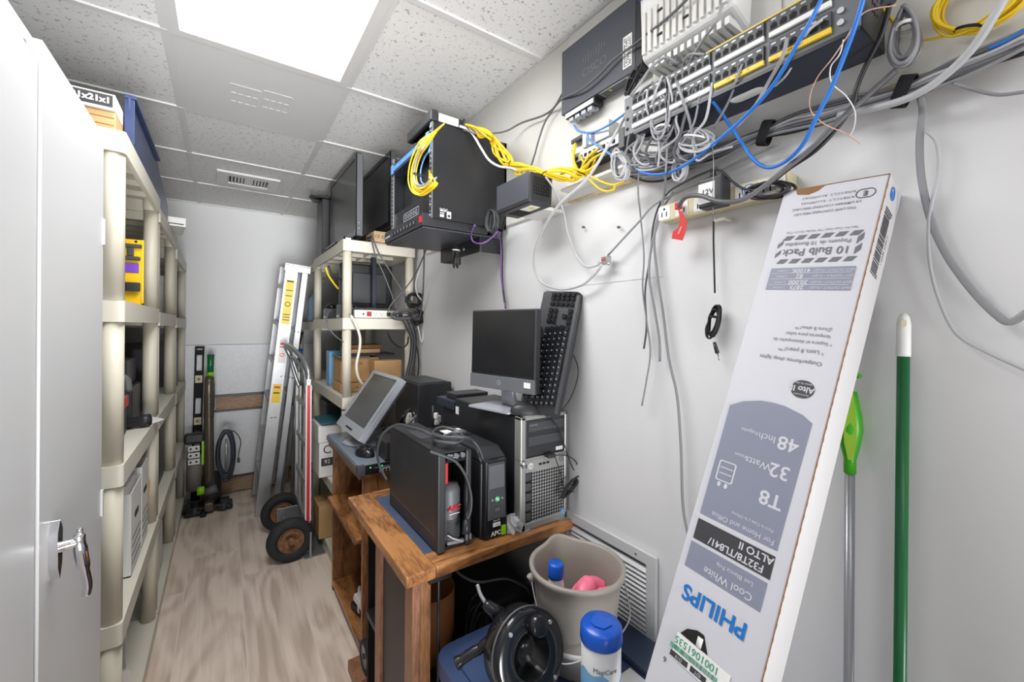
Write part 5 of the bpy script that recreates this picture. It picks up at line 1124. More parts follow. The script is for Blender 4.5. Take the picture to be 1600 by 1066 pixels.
# side barcode and round mark
Ms = basis((hw + .0012, 0, 0), (0, 0, -1), (0, 1, 0)); m = MB('print_dark'); y = 1.045; r_ = random.Random(8)
while y < 1.165:
    ww = r_.choice((.0012, .002, .0032)); m.shape([rect(.016, y, .044 + (.005 if y < 1.05 or y > 1.155 else 0), y + ww)], Ms, .0004); y += ww + r_.choice((.0016, .0026))
m.build('side_barcode', t); W2 = MB('print_dark').text('0 46677 40440 1', .008, Ms @ Matrix.Translation((.052, 1.10, 0)) @ Matrix.Rotation(-pi / 2, 4, 'Z')); W2.build('barcode_digits', t)
MB('print_blue').shape([rrect(.022, .024, .0105, cx=.03, cy=1.196), rrect(.014, .016, .0065, cx=.03, cy=1.196)], Ms, .0004).shape([rect(.026, 1.19, .034, 1.20)], Ms, .0004).build('side_mark', t)
m = MB('cardboard_dark')
for i in range(60): m.box((hw + .0004, .01 + i * .02, -.0012), (hw + .0014, .017 + i * .02, .0006))
m.build('perforated_edge', t)
t = thing('floor_broom', 'dark green broom handle with a white hanging tip, rightmost against the wall', 'broom', (.915, .20, 0)); R3 = .0086
pa, pb = V((.905, .197, 0)), V((.958, .204, 1.458)); d = (pb - pa).normalized()
bw(MB('green_dark').tube([pa + d * .03, pa + d * 1.385], R3, n=24), 'handle', t)
m = MB('white_plastic').tube([pa + d * 1.385, pa + d * 1.39, pa + d * 1.44, pa + d * 1.452, pa + d * 1.459], [R3 + .0008, R3 + .0012, R3 + .001, R3 - .001, R3 - .005], n=24); bw(m, 'hanging_tip', t)
e = pa + d * 1.442; bw(MB('tan_plastic').shape([rrect(.007, .012, .0034)], basis(e + (V((0, 0, HC)) - e).normalized() * .0095, RT * .2 + V((.2, -1, 0)), (0, 0, 1)), .001), 'hang_slot', t)
bw(MB('green_dark').box((.80, .05, .0), (.96, .33, .04)).m('tan_plastic').box((.83, .07, .0), (.93, .31, .03)), 'brush_head', t, .004)
t = thing('mop', 'mop pole of grey metal with a bright green hooked grip against the wall', 'mop', (.92, .28, 0)); pa, pb = V((.93, .268, 0)), V((.957, .277, 1.345)); d = (pb - pa).normalized(); R4 = .0078
bw(MB('grey_pole').tube([pa + d * .02, pa + d * 1.17], R4, n=24), 'pole', t)
bw(MB('green_bright').tube([pa + d * q for q in (1.165, 1.19, 1.215, 1.245, 1.27, 1.295, 1.315)], [.0095, .0095, .015, .0195, .0175, .013, .010], n=24), 'grip', t)
vw = (V((0, 0, HC)) - (pa + d * 1.25)).normalized(); xx = d.cross(vw).normalized()
bw(MB('green_lime').shape([[(-.003, 1.19), (.003, 1.19), (.0085, 1.22), (.0095, 1.25), (.006, 1.29), (.004, 1.318), (-.004, 1.318), (-.006, 1.29), (-.0095, 1.25), (-.0085, 1.22)]], basis(pa + vw * .0165, xx, d), .004), 'grip_inlay', t)
e = pa + d * 1.334; bw(MB('green_bright').tube([e + (-xx) * -.0 + xx * .015 * cos(a) * -1 + d * .017 * sin(a) for a in [radians(k) for k in range(-100, 165, 15)]], .0042, n=10), 'hook', t)

# ================================================================ wall equipment
# wall rack
t = thing('wall_rack', 'black wall mounted server rack with blue patch ports and a yellow cable loop', 'server rack', (.80, 1.68, 1.82))
x0, x1, ya, yb, z0, z1 = .64, .972, 1.452, 1.918, 1.838, 2.20
bw(MB('black_metal').box((x0, ya, z0), (x1, ya + .012, z1)), 'side_panel', t, .002); bw(MB('black_metal').box((x0, yb - .012, z0), (x1, yb, z1)), 'side_panel', t, .002)
bw(MB('black_metal').box((x0 + .02, ya + .012, z1 - .012), (x1, yb - .012, z1)), 'top_panel', t, .002); bw(MB('dark_inside').box((x1 - .01, ya, z0), (x1, yb, z1)), 'back_panel', t)
for y in (ya + .002, yb - .03):
    m = MB('galv').box((x0 - .003, y, z0), (x0 + .003, y + .022, z1))
    m.m('dark_inside')
    for i in range(18): m.box((x0 - .0045, y + .007, z0 + .012 + i * .019), (x0 - .0025, y + .015, z0 + .022 + i * .019))
    bw(m, 'mounting_rail', t)
bw(MB('navy_metal').box((x0 - .008, ya + .02, z1 - .075), (x0 + .04, yb - .02, z1 - .033)), 'port_strip', t, .001)
m = MB('lightblue_cable')
for i in range(16): m.box((x0 - .012, ya + .04 + i * .024, z1 - .066), (x0 - .007, ya + .055 + i * .024, z1 - .046))
bw(m, 'blue_ports', t)
for y in (ya + .02, yb - .045): bw(MB('lightblue_cable').box((x0 - .012, y, z1 - .075), (x0 - .006, y + .025, z1 - .033)), 'blue_ear', t, .001)
bw(MB('black_metal').box((x0 + .055, ya + .02, z0 + .10), (x0 + .065, yb - .02, z1 - .08)), 'inner_device', t)
bw(MB('mid_grey').box((x0 + .053, ya + .06, z0 + .19), (x0 + .055, ya + .16, z0 + .22)), 'inner_sticker', t)
# lower 1U power unit and shelf below
bw(MB('black_plastic').box((x0 - .035, ya + .014, z0 - .03), (x0 + .25, yb - .012, z0 + .018)), 'rack_power_unit', t, .002)
for i in range(8):
    c = V((x0 - .036, yb - .12 - i * .036, z0 - .006)); bw(MB('dark_inside').tube([c, c - V((.0012, 0, 0))], .011, n=16).m('mid_grey').tube([c - V((.0014, 0, 0)), c - V((.0018, 0, 0))], .007, n=8), 'outlet', t)
bw(MB('red_paint').box((x0 - .0372, ya + .02, z0 - .018), (x0 - .035, ya + .04, z0 + .006)), 'red_switch', t)
m = MB('silver_plastic')
for i in range(5): m.box((x0 - .0368, yb - .03 - i * .014, z0 - .012), (x0 - .035, yb - .024 - i * .014, z0 - .004))
bw(m, 'indicator_marks', t)
Mx = basis((x0 + .003, 1.68, z0 + .062), (0, -1, 0), (0, 0, 1)); m = MB('silver_plastic').shape([rrect(.17, .034, .003), rrect(.164, .028, .002)], Mx, .001)
for i in range(5): m.shape([rrect(.017, .019 - .002 * (i % 2), .003, cx=-.058 + i * .029), rrect(.011, .012, .002, cx=-.058 + i * .029)], Mx, .001)
bw(m, 'badge', t); bw(MB('black_metal').box((x0 + .004, ya + .02, z0 + .02), (x0 + .008, yb - .02, z0 + .105)), 'blank_plate', t)
bw(MB('slate_metal').hexa([V((x0 - .03, ya + .02, z0 - .038)), V((x0 + .31, ya + .02, z0 - .038)), V((x0 + .31, yb - .02, z0 - .038)), V((x0 - .03, yb - .02, z0 - .038))], [V((x0 - .03, ya + .02, z0 - .032)), V((x0 + .31, ya + .02, z0 - .032)), V((x0 + .31, yb - .02, z0 - .032)), V((x0 - .03, yb - .02, z0 - .032))]), 'bottom_tray', t, .001)
bw(MB('black_metal').box((x1 - .10, ya + .03, z0 - .10), (x1, ya + .034, z0 - .038)).box((x1 - .10, yb - .06, z0 - .10), (x1, yb - .056, z0 - .038)).box((x1 - .11, ya + .03, z0 - .10), (x1 - .106, yb - .06, z0 - .038)), 'lower_bracket', t, .001)
for y in (1.62, 1.66): bw(MB('galv').tube([(x1 - .114, y, z0 - .07), (x1 - .11, y, z0 - .07)], .007, n=12), 'bolt', t)
m = MB('white_paper').box((x0 + .03, ya - .001, z0 + .03), (x0 + .055, ya, z0 + .034)).box((x0 + .03, ya - .001, z0 + .022), (x0 + .048, ya, z0 + .025)).box((x0 + .03, ya - .001, z0 + .008), (x0 + .046, ya, z0 + .018)); bw(m, 'side_sticker', t)
m = MB('white_paper').shape([rect(.0, .0, .018, .026)], basis((x0 + .058, ya - .0006, z0 + .006), (1, 0, 0), (0, 0, 1)), .001); m.m('print_dark').box((x0 + .061, ya - .0016, z0 + .01), (x0 + .073, ya - .001, z0 + .02)); bw(m, 'certificate_sticker', t)
MBt = MB('white_paper').text('StarTech', .009, basis((x0 + .045, ya - .001, z0 + .038), (1, 0, 0), (0, 0, 1))); bw(MBt, 'print', t)
for z in (z0 + .01, z0 + .05, z0 + .08, z1 - .02, z1 - .05): bw(MB('galv').tube([(x0 - .004, ya + .010, z), (x0 - .009, ya + .010, z)], .005, n=12), 'rack_screw', t)
# device on the rack top
t = thing('rack_top_device', 'black device with a white label lying on top of the wall rack', 'device', (.70, 1.5, 2.2012)); 
bw(MB('black_plastic').box((x0 - .0, ya + .0, 2.202), (x0 + .13, 1.68, 2.24)).box((x0 - .01, ya - .004, 2.202), (x0 + .02, 1.70, 2.244)), 'body', t, .005); bw(MB('white_paper').box((x0 + .022, ya - .0012, 2.206), (x0 + .105, ya - .0002, 2.236)), 'label', t)
m = MB('print_light')
for i in range(3): m.box((x0 + .03, ya - .0018, 2.213 + i * .007), (x0 + (.06 if i else .085), ya - .0012, 2.2145 + i * .007))
bw(m, 'label_text', t)
def wire(name, label, pts, r, mm, group=None, y=None, x=.95, n=7, sm=6, cat='cable', flat=None):
    P = []
    for q in pts:
        if len(q) == 3: P.append(at(q[0], q[1], x=q[2]))
        else: P.append(at(q[0], q[1], x=x))
    mb_ = MB(mm).tube(cr(P, sm), r, n=n, flat=V((1, 0, 0)) if flat else None)
    return tag(mb_.build(name, org=P[0]), label, cat, group)
# yellow cable loop hanging in front of the rack
t = thing('patch_cable_loop', 'tied loop of yellow and grey patch cables hanging out of the wall rack front', 'cable', at(650, 262, x=.60))
c = at(668, 258, x=.585); rr = random.Random(12)
for i in range(11):
    mm = 'yellow' if i < 8 else ('grey_cable' if i < 10 else 'lightblue_cable'); k = 1 - .05 * (i % 6) - (.16 if i >= 8 else 0); o_ = V(((rr.random() - .5) * .03, 0, 0)); pts = []
    for a in range(100, 301, 22):
        q = radians(a); pts.append(c + V((0, -.155 * cos(q) * k - .0, .098 * sin(q) * k)) * 1.0 + o_ + V((0, (rr.random() - .5) * .004, (rr.random() - .5) * .004)))
    pts = [V((x0 - .01, c.y + .01 * i - .04, 2.14))] + [p for p in pts] + [V((x0 - .004, 1.478, 2.02 - .006 * i)), V((x0 + .02, 1.475, 2.02 - .006 * i))]
    bw(MB(mm).tube(cr(pts, 5), .0028, n=7), 'patch_cable', t)
q = c + V((0, .085 * .9, -.012)); bw(MB('velcro').tube([q + V((.022 * cos(a * .5), .018 * sin(a * .5) * .8, .018 * sin(a * .5) * .5)) for a in range(13)], .0022, n=6), 'tie', t)
# backup unit on the wall
t = thing('backup_power_unit', 'small black backup unit mounted on the wall beside the server rack', 'power supply', (.885, 1.12, 1.83))
MB('board_paint').box((.0, -.02, .0), (.087, .11, .012)).build('wall_bracket', t)
MB('black_plastic').hexa([V((-.085, -.055, 0)), V((.012, -.055, 0)), V((.012, .14, 0)), V((-.085, .14, 0))], [V((-.085, -.06, .100)), V((.012, -.06, .104)), V((.012, .14, .104)), V((-.085, .14, .100))]).build('case', t, .008, 3)
MB('slate_metal').box((-.087, -.05, .012), (-.084, .135, .10)).build('front_plate', t, .003)
m = MB('dark_inside')
for i in range(7):
    for j in range(6): m.box((-.068 + i * .010, -.0612 - .0004 * j / 7, .03 + j * .010), (-.062 + i * .010, -.0580 - .0004 * j / 7, .036 + j * .010))
m.build('side_vent', t); m = MB('white_paper').box((-.06, -.03, -.001), (-.02, .03, .0)); m.m('yellow').box((-.045, -.02, -.0015), (-.03, .002, -.001)); m.m('dark_inside').box((-.06, .04, -.001), (.0, .10, 0)); m.build('bottom_label', t)
# rack router on the board
t = thing('rack_router', 'dark grey rack router mounted flat on the wall board near the ceiling', 'router', (.945, .9, 2.13)); X_ = .92
bw(MB('slate_metal').box((X_, .746, 2.135), (.965, 1.048, 2.345)), 'chassis', t, .0015); bw(MB('black_metal').box((X_ - .0008, .722, 2.137), (.965, .7455, 2.36)), 'end_cover', t, .002)
Mx = XM(.9, 2.245, X_ - .0008); m = MB('mid_grey').text('CISCO', .035, Mx @ Matrix.Translation((.0, -.022, 0)))
for i, h_ in enumerate((.012, .022, .034, .022, .012, .022, .034, .022, .012)): m.shape([rrect(.0035, h_, .0016, cx=-.045 + i * .011, cy=.022)], Mx, .0004)
bw(m, 'embossed_logo', t)
m = MB('white_paper').box((X_ - .0012, .757, 2.155), (X_ - .0002, .788, 2.245)); bw(m, 'label', t); m = MB('print_dark'); rr = random.Random(2)
for j in range(4):
    for i in range(12): m.box((X_ - .0018, .761 + j * .0065, 2.160 + i * .0068), (X_ - .0012, .7645 + j * .0065, 2.160 + i * .0068 + .0045 * rr.random() + .001))
bw(m, 'label_print', t)
bw(MB('galv').box((X_ + .004, .775, 2.1335), (.962, .885, 2.1348)), 'port_plate', t)
m = MB('dark_inside')
for i in range(16):
    for j in range(4): m.box((X_ + .01 + j * .007, .785 + i * .006, 2.1328), (X_ + .014 + j * .007, .789 + i * .006, 2.1336))
m.m('yellow').box((X_ + .012, .845, 2.1325), (X_ + .02, .853, 2.1335)); bw(m, 'vent_holes', t)
bw(MB('black_plastic').box((X_ + .002, .90, 2.115), (.960, 1.03, 2.1345)), 'expansion_card', t, .001); bw(MB('white_paper').box((X_ + .001, .905, 2.117), (X_ + .002, 1.03, 2.131)), 'card_label', t)
for i in range(4):
    bw(MB('silver_plastic').box((X_ + .006, .915 + i * .028, 2.102), (X_ + .022, .935 + i * .028, 2.1152)).box((X_ + .024, .912 + i * .028, 2.105), (X_ + .036, .93 + i * .028, 2.1152)), 'jack', t, .002)
# white gateway box with ribs
t = thing('network_gateway', 'white ribbed network box with a blue label above the patch panel', 'network box', (.92, .58, 2.12))
m = MB('white_plastic').hexa([V((.885, .46, 2.12)), V((.963, .46, 2.095)), V((.957, .70, 2.095)), V((.885, .70, 2.12))], [V((.88, .44, 2.40)), V((.957, .44, 2.40)), V((.957, .71, 2.40)), V((.88, .71, 2.40))]); bw(m, 'housing', t, .012, 3)
m = MB('board_paint')
for i in range(13): m.box((.8775 + .0, .472 + i * .0175, 2.13), (.884, .481 + i * .0175, 2.235))
bw(m, 'ribs', t); m = MB('white_plastic')
for i in range(12): m.box((.895, .475 + i * .018, 2.092 + .0), (.955, .485 + i * .018, 2.108))
bw(m, 'bottom_ribs', t)
m = MB('dark_inside')
for y, z in ((.63, 2.15), (.56, 2.15), (.63, 2.21), (.56, 2.21)): m.box((.876, y, z), (.8776, y + .014, z + .006))
bw(m, 'slot', t); bw(MB('cap_blue').box((.8755, .625, 2.275), (.8805, .70, 2.39)), 'blue_label', t)
bw(MB('white_paper').text('AT&T', .02, XM(.66, 2.335, .875)), 'print', t)
bw(MB('board_paint').box((.958, .40, 2.06), (.966, .719, 2.41)), 'mounting_plate', t, .006)
# patch panel bracket
t = thing('patch_bay', 'grey forty eight port patch panel on a sloped dark wall bracket', 'patch panel', (.90, .48, 1.92)); X_ = .85; Z0, Z1 = 1.925, 2.022; YA, YB_ = .722, .236
bw(MB('mid_grey').box((X_, YB_, Z0), (X_ + .003, YA, Z1)), 'face_plate', t, .0006)
bw(MB('navy_metal').shape([rect(YB_, X_ + .0, YA - .035, .964), rrect(.072, .036, .0178, cx=.44, cy=.905)], Matrix(((0, 1, 0, 0), (1, 0, 0, 0), (0, 0, 1, Z0 - .003), (0, 0, 0, 1))), .003), 'lower_plate', t)
bw(MB('black_metal').box((X_ - .001, YB_, Z0 - .006), (X_ + .003, YA - .03, Z0 + .001)), 'lower_lip', t)
m = MB('black_metal').hexa([V((X_ + .003, YB_ - .003, Z0 - .004)), V((.964, YB_ - .003, Z0 - .004)), V((.964, YB_, Z0 - .004)), V((X_ + .003, YB_, Z0 - .004))], [V((X_ + .003, YB_ - .003, Z1)), V((.964, YB_ - .003, Z1)), V((.964, YB_, Z1)), V((X_ + .003, YB_, Z1))]); m.m('dark_inside')
for i in range(3):
    for j in range(3): m.box((X_ + .045 + i * .012, YB_ - .0036, 1.965 + j * .014), (X_ + .048 + i * .012, YB_ - .003, 1.972 + j * .014))
bw(m, 'end_plate', t)
for q in ((X_ - .001, .262, 1.965), (X_ - .001, .262, 1.945)): bw(MB('galv').tube([q, V(q) + V((-.003, 0, 0))], .005, n=14), 'screw', t)
for z in (1.94, 1.965, 1.995): bw(MB('dark_inside').tube([(X_ - .0008, .712, z), (X_ + .0001, .712, z)], .0045, n=12), 'rack_hole', t)
for g in range(4):
    for r in range(2):
        y1 = .694 - g * .107; z = Z0 + .011 + r * .046; blk = bw(MB('dark_grey').box((X_ - .005, y1 - .098, z + .009), (X_, y1, z + .036)), 'jack_block', t, .0006)
        m = MB('dark_inside'); m2 = MB('silver_plastic')
        for i in range(6):
            y = y1 - .0085 - i * .0162; m.box((X_ - .0058, y - .0055, z + .012), (X_ - .005, y + .0055, z + .021)).box((X_ - .0058, y - .0025, z + .021), (X_ - .005, y + .0025, z + .0235)); m2.box((X_ - .0056, y - .004, z + .028), (X_ - .005, y + .004, z + .031))
        bw(m, 'sockets', blk); bw(m2, 'port_icons', blk)
        if r == 0 or True: bw(MB('yellow' if (r == 0 and g >= 2) else 'white_paper').box((X_ - .0056, y1 - .098, z - .001), (X_ - .0002, y1, z + .008)), 'label_strip', t)
m = MB('print_dark').text('12    13    14    15', .006, XM(.47 - .04, Z0 + .0145, X_ - .0058)); m.text('LAN  ENET', .006, XM(.33, Z0 + .0145, X_ - .0058)); bw(m, 'label_print', t)
bw(MB('yellow').box((X_ - .003, .236, Z1 - .003), (X_ - .0005, .50, Z1)), 'yellow_edge', t)
word_ = MB('silver_plastic').text('ORTRONICS', .011, XM(.58, Z0 + .0, X_) @ Matrix.Translation((0, 0, 0))) if False else None
# small switch, terminal block, black adapter
t = thing('network_switch', 'small grey network switch with yellow leads plugged in under the terminal block', 'network switch', (.94, .93, 1.95))
bw(MB('silver_plastic').box((.92, .80, 1.955), (.964, .99, 1.985)), 'body', t, .002); bw(MB('black_plastic').box((.915, .778, 1.935), (.964, .80, 1.992)).box((.925, .80, 1.936), (.964, .99, 1.9535)), 'black_base', t, .002)
m = MB('dark_inside')
for i in range(9): m.box((.9192, .815 + i * .019, 1.961), (.92, .826 + i * .019, 1.972))
bw(m, 'socket', t)
t = thing('terminal_block', 'white terminal block between the router and the small switch', 'terminal block', (.945, .93, 1.995)); bw(MB('white_plastic').box((.925, .845, 1.994), (.966, .955, 2.045)), 'box', t, .003); bw(MB('print_grey').box((.9235, .90, 1.998), (.925, .915, 2.03)).box((.9235, .925, 1.996), (.925, .937, 2.024)), 'window', t)
t = thing('power_adapter', 'small black bar adapter hanging above the white terminal block', 'adapter', (.95, .95, 2.035)); a, b = at(892, 222, x=.945), at(925, 203, x=.945); bw(MB('black_plastic').hexa([a + V((0, 0, -.008)), b + V((0, 0, -.008)), b + V((.016, 0, -.008)), a + V((.016, 0, -.008))], [a + V((0, 0, .006)), b + V((0, 0, .006)), b + V((.016, 0, .006)), a + V((.016, 0, .006))]), 'body', t, .002)
tag(MB('board_paint').box((.925, .70, 1.885), (.966, 1.055, 1.893)).build('wooden_ledge'), 'narrow white wooden ledge on the wall below the small switch', 'ledge')
# power strip on the wall
t = thing('power_strip', 'beige wall mounted power strip with a black adapter and a red tag', 'power strip', (.965, .53, 1.70))
bw(MB('tan_plastic').box((.945, .377, 1.708), (.984, .683, 1.752)), 'body', t, .003)
for i in range(6):
    y = .668 - i * .05; m = MB('white_plastic').box((.9436, y - .017, 1.713), (.945, y + .017, 1.747)); m.m('dark_inside').box((.943, y - .008, 1.72), (.9437, y - .0055, 1.732)).box((.943, y + .0055, 1.72), (.9437, y + .008, 1.732)).tube([(.943, y, 1.740), (.9437, y, 1.740)], .003, n=10); bw(m, 'outlet', t)
Mx = XM(.455, 1.732, .9432); m = MB('print_blue').shape([rrect(.03, .03, .0149), rrect(.026, .026, .0129)], Mx, .0004); m.text('UL', .017, Mx, bold=.0003); bw(m, 'round_mark', t); bw(MB('ivory_plastic').box((.94, .383, 1.716), (.945, .40, 1.75)), 'reset_cover', t, .002); bw(MB('galv').tube([(.938, .392, 1.735), (.944, .392, 1.735)], .005, n=12), 'stud', t)
t = thing('wall_adapter', 'black wall adapter with a white label plugged into the beige strip', 'adapter', (.92, .58, 1.70)); q = at(1107, 300, x=.905)
bw(MB('black_plastic').box((.905, q.y - .032, q.z - .034), (.9425, q.y + .026, q.z + .034)), 'body', t, .005, 3); bw(MB('white_paper').box((.9042, q.y - .014, q.z - .024), (.9052, q.y + .024, q.z + .022)), 'label', t); bw(MB('print_dark').text('12V', .018, XM(q.y + .002, q.z + .0, .9038), bold=.0004), 'print', t); bw(MB('black_plastic').tube([V((.92, q.y - .002, q.z + .034)), V((.92, q.y - .002, q.z + .05))], .006, n=10), 'strain_relief', t)
t = thing('warning_tag', 'red warning tag hanging from the plug on the beige power strip', 'tag', at(1062, 345, x=.93)); P = lambda u, v: at(u, v, x=.932); ps = [P(*q_) for q_ in ((1061, 330), (1066, 330), (1074, 348), (1071, 364), (1067, 376), (1050, 373), (1052, 362), (1060, 356), (1063, 347))]
bw(MB('red_tag').shape([[(-p.y, p.z) for p in ps]], Matrix(((0, 0, 1, .931), (-1, 0, 0, 0), (0, 1, 0, 0), (0, 0, 0, 1))), .0012), 'flag', t); q = P(1061, 324); bw(MB('red_tag').box(q - V((.008, .008, .006)), q + V((.004, .008, .012))), 'clip', t, .003); bw(MB('white_paper').text('WARN', .006, XM(P(1063, 360).y, P(1063, 360).z, .930) @ Matrix.Rotation(1.1, 4, 'Z')), 'print', t)
# coax splitter
q = at(945, 407, x=.955); t = thing('cable_splitter', 'small metal coax splitter where three white cables meet on the wall', 'splitter', q)
bw(MB('galv').box(q + V((-.006, -.014, -.013)), q + V((.014, .010, .013))), 'block', t, .002); bw(MB('red_tag').box(q + V((-.0072, -.008, -.002)), q + V((-.006, .006, .004))), 'red_label', t)
for d_ in ((0, .022, -.004), (0, .018, -.018), (0, -.018, .018), (0, -.02, -.014)): bw(MB('chrome').tube([q + V(d_) * .5, q + V(d_) * 1.15], .0042, n=6), 'connector', t)
# --- cables
wire('coax_cable', 'white coax cable hanging in a long loop left of the wall screws', [(988, 150, .90), (975, 185, .88), (950, 228, .85), (915, 282, .84), (872, 322, .84), (843, 370, .88), (834, 410, .92), (845, 440), (875, 452), (908, 446), (928, 430), (939, 417)], .0042, 'light_cable')
wire('coax_cable', 'shorter white coax cable dropping from the yellow bundle to the splitter', [(852, 276, .86), (866, 296, .89), (880, 330, .94), (887, 365), (900, 398), (915, 416), (930, 416), (938, 411)], .0036, 'light_cable')
wire('coax_cable', 'grey coax cable running up and right from the splitter', [(951, 398), (975, 372), (1000, 345), (1020, 322), (1050, 305, .96), (1100, 282, .962), (1160, 250, .962), (1220, 225, .955)], .0032, 'grey_cable')
wire('power_cable', 'long black cable draped across the dark grey router', [(1078, -6, .86), (1050, 22, .87), (1018, 48, .88), (988, 72, .905), (960, 92, .905), (935, 118, .905), (905, 142, .905), (878, 155, .92), (862, 172, .96), (845, 182), (815, 192, .94), (790, 205, .91), (765, 208, .85), (750, 202, .81)], .0036, 'dgrey_cable')
wire('power_cable', 'black cable rising from the small wall backup unit to the router', [(879, 146, .945), (868, 165), (852, 190), (843, 215), (836, 240), (829, 262, .93)], .0034, 'dgrey_cable')
rr = random.Random(21)
Yp = [(728, 196, .765), (742, 200, .79), (757, 212, .825), (768, 215, .85), (777, 232, .86), (792, 250, .87), (800, 258, .87), (815, 266, .86), (835, 272, .85), (852, 272, .86), (875, 272, .88), (895, 273, .90), (908, 270, .91), (922, 255, .91), (938, 237, .915)]
tight = {3: 1, 6: 1, 9: 1, 12: 1}
for i in range(12):
    pts = []
    a0 = rr.random() * 6.28
    for j, (u, v, x) in enumerate(Yp):
        k = 4.5 if j in tight else 10
        if j < 2: k = 1.5
        if i > 5 and j < 3: continue
        q = a0 + j * .9; uu, vv = u + k * cos(q) * .8, v + k * sin(q)
        if j > 12 and i < 4: uu -= (j - 12) * 18; vv -= (j - 12) * 2
        pts.append((uu, vv, x + .006 * sin(q)))
    wire('patch_cable', 'yellow network cable in the strapped bundle between rack and small switch', pts, .0037, 'yellow', group='yellow cables in the strapped bundle', sm=4)
wire('patch_cable', 'yellow cable loop sagging below the small switch, its end at right', [(912, 272, .92), (925, 285, .92), (938, 296, .92), (950, 299, .92), (959, 296, .92), (961, 289, .92), (965, 288, .92)], .0032, 'yellow')
wire('patch_cable', 'yellow cable running right under the grey hanks to a plug', [(905, 270, .92), (920, 274, .92), (940, 284, .92), (958, 289, .92), (975, 284, .92)], .0036, 'yellow')
for i, (u, v, lab) in enumerate(((766, 215, 'black cable tie at the left end of the yellow bundle'), (800, 258, 'black cable tie second from the left on the yellow bundle'), (853, 273, 'black cable tie at the lowest point of the yellow bundle'), (908, 270, 'black cable tie at the right end of the yellow bundle'))):
    c = at(u, v, x=(.85, .87, .86, .91)[i]); d_ = (at(Yp[min(14, (3, 6, 9, 12)[i] + 1)][0], Yp[min(14, (3, 6, 9, 12)[i] + 1)][1], x=.93) - c).normalized(); e = d_.cross(V((1, 0, 0))).normalized()
    tag(MB('velcro').tube([c + e * .0165 * cos(a * pi / 8) + V((1, 0, 0)) * .014 * sin(a * pi / 8) for a in range(17)], .0016, n=6).build('cable_tie'), lab, 'cable tie')
wire('coax_cable', 'thick white cable from the rack top passing under the yellow bundle', [(718, 197, .74), (735, 205, .78), (752, 232, .81), (764, 250, .84), (780, 260, .855), (800, 263, .86), (815, 270, .86)], .0046, 'white_cable')
wire('power_cable', 'thin black loop at the top right corner of the wall rack', [(705, 196, .72), (722, 200, .755), (727, 190, .76), (724, 186, .76), (727, 196, .76), (738, 208, .78), (750, 220, .81)], .002, 'black_cable')
# cables under the rack
wire('purple_cable', 'purple cable looping under the wall rack', [(742, 352, .80), (736, 366, .82), (740, 378, .84), (755, 380, .86), (770, 370, .9), (778, 362, .92), (782, 372, .95), (783, 400, .96), (783, 430, .96), (787, 465, .96), (790, 480, .95)], .0034, 'purple_cable')
wire('black_cable', 'black cable beside the purple one dropping behind the monitor', [(790, 340, .90), (786, 355, .93), (784, 370, .95), (785, 400, .965), (785, 440, .965), (790, 482, .955)], .004, 'black_cable')
loops('cable_hank', at(768, 345, x=.86), (0, 1, 0), (0, 0, 1), .035, .05, 6, .0035, 'dark_grey', 'hank of black cable between the wall rack and the small backup unit', jit=.3, dep=.02)
loops('cable_hank', at(712, 400, x=.80), (0, 1, .1), (0, 0, 1), .012, .045, 6, .0028, 'black_cable', 'tied black cable hank hanging under the wall rack', jit=.3, tie=('white_cable', .025, .012), dep=.01)
wire('black_cable', 'black cable sagging from the rack tray to the hanging hank', [(670, 365, .72), (688, 368, .76), (700, 380, .84), (712, 382, .9), (725, 370, .92), (735, 362, .92), (760, 368, .92), (778, 360, .93)], .003, 'black_cable')
# main strapped bundle along the board edge
base = [(985, 262), (1010, 262), (1040, 255), (1080, 248), (1120, 238), (1160, 222), (1197, 207), (1240, 193), (1290, 180), (1340, 163), (1380, 152), (1412, 142), (1450, 128), (1500, 108), (1550, 88), (1606, 62)]
cols = ['grey_cable', 'dgrey_cable', 'white_cable', 'light_cable', 'black_cable', 'grey_cable', 'white_cable', 'dgrey_cable', 'light_cable', 'grey_cable', 'black_cable']
rr = random.Random(5)
desc = {'grey_cable': 'mid grey', 'dgrey_cable': 'dark grey', 'white_cable': 'white', 'light_cable': 'pale grey', 'black_cable': 'black'}
for i, cc in enumerate(cols):
    pts = []; off = (i - 5) * 1.9; ph = rr.random() * 6
    for j, (u, v) in enumerate(base):
        k = .75 if j in (6, 11) else 1.25 + .35 * sin(j * 1.3 + ph)
        if j < 3: k *= 1.6
        if j > 12: k *= 1 + .25 * (j - 12)
        pts.append((u, v + off * k + (0 if j in (6, 11) else 2 * sin(j * .9 + ph)), .957 - .008 * ((i * 3) % 3) / 2 - .006 * (i % 2)))
    wire('network_cable', desc[cc] + ' cable running in the strapped bundle along the lower board edge', pts, .0032 if cc != 'white_cable' else .0042, cc, group=desc[cc] + ' cables in the strapped wall bundle', sm=4)
wire('network_cable', 'blue cable running in the upper right end of the strapped bundle', [(1545, 76, .95), (1575, 62, .95), (1606, 44, .95)], .0032, 'blue_cable')
for (u, v, lab) in ((1197, 208, 'black hook and loop strap on the cable bundle above the power strip'), (1412, 143, 'black hook and loop strap on the cable bundle above the lamp carton')):
    c = at(u, v, x=.950); tag(MB('velcro').shape([rrect(.026, .052, .012), rrect(.020, .046, .009)], basis(c, (1, 0, 0), (0, -.36, 1)), .020).build('cable_strap', bev=.001), lab, 'strap')
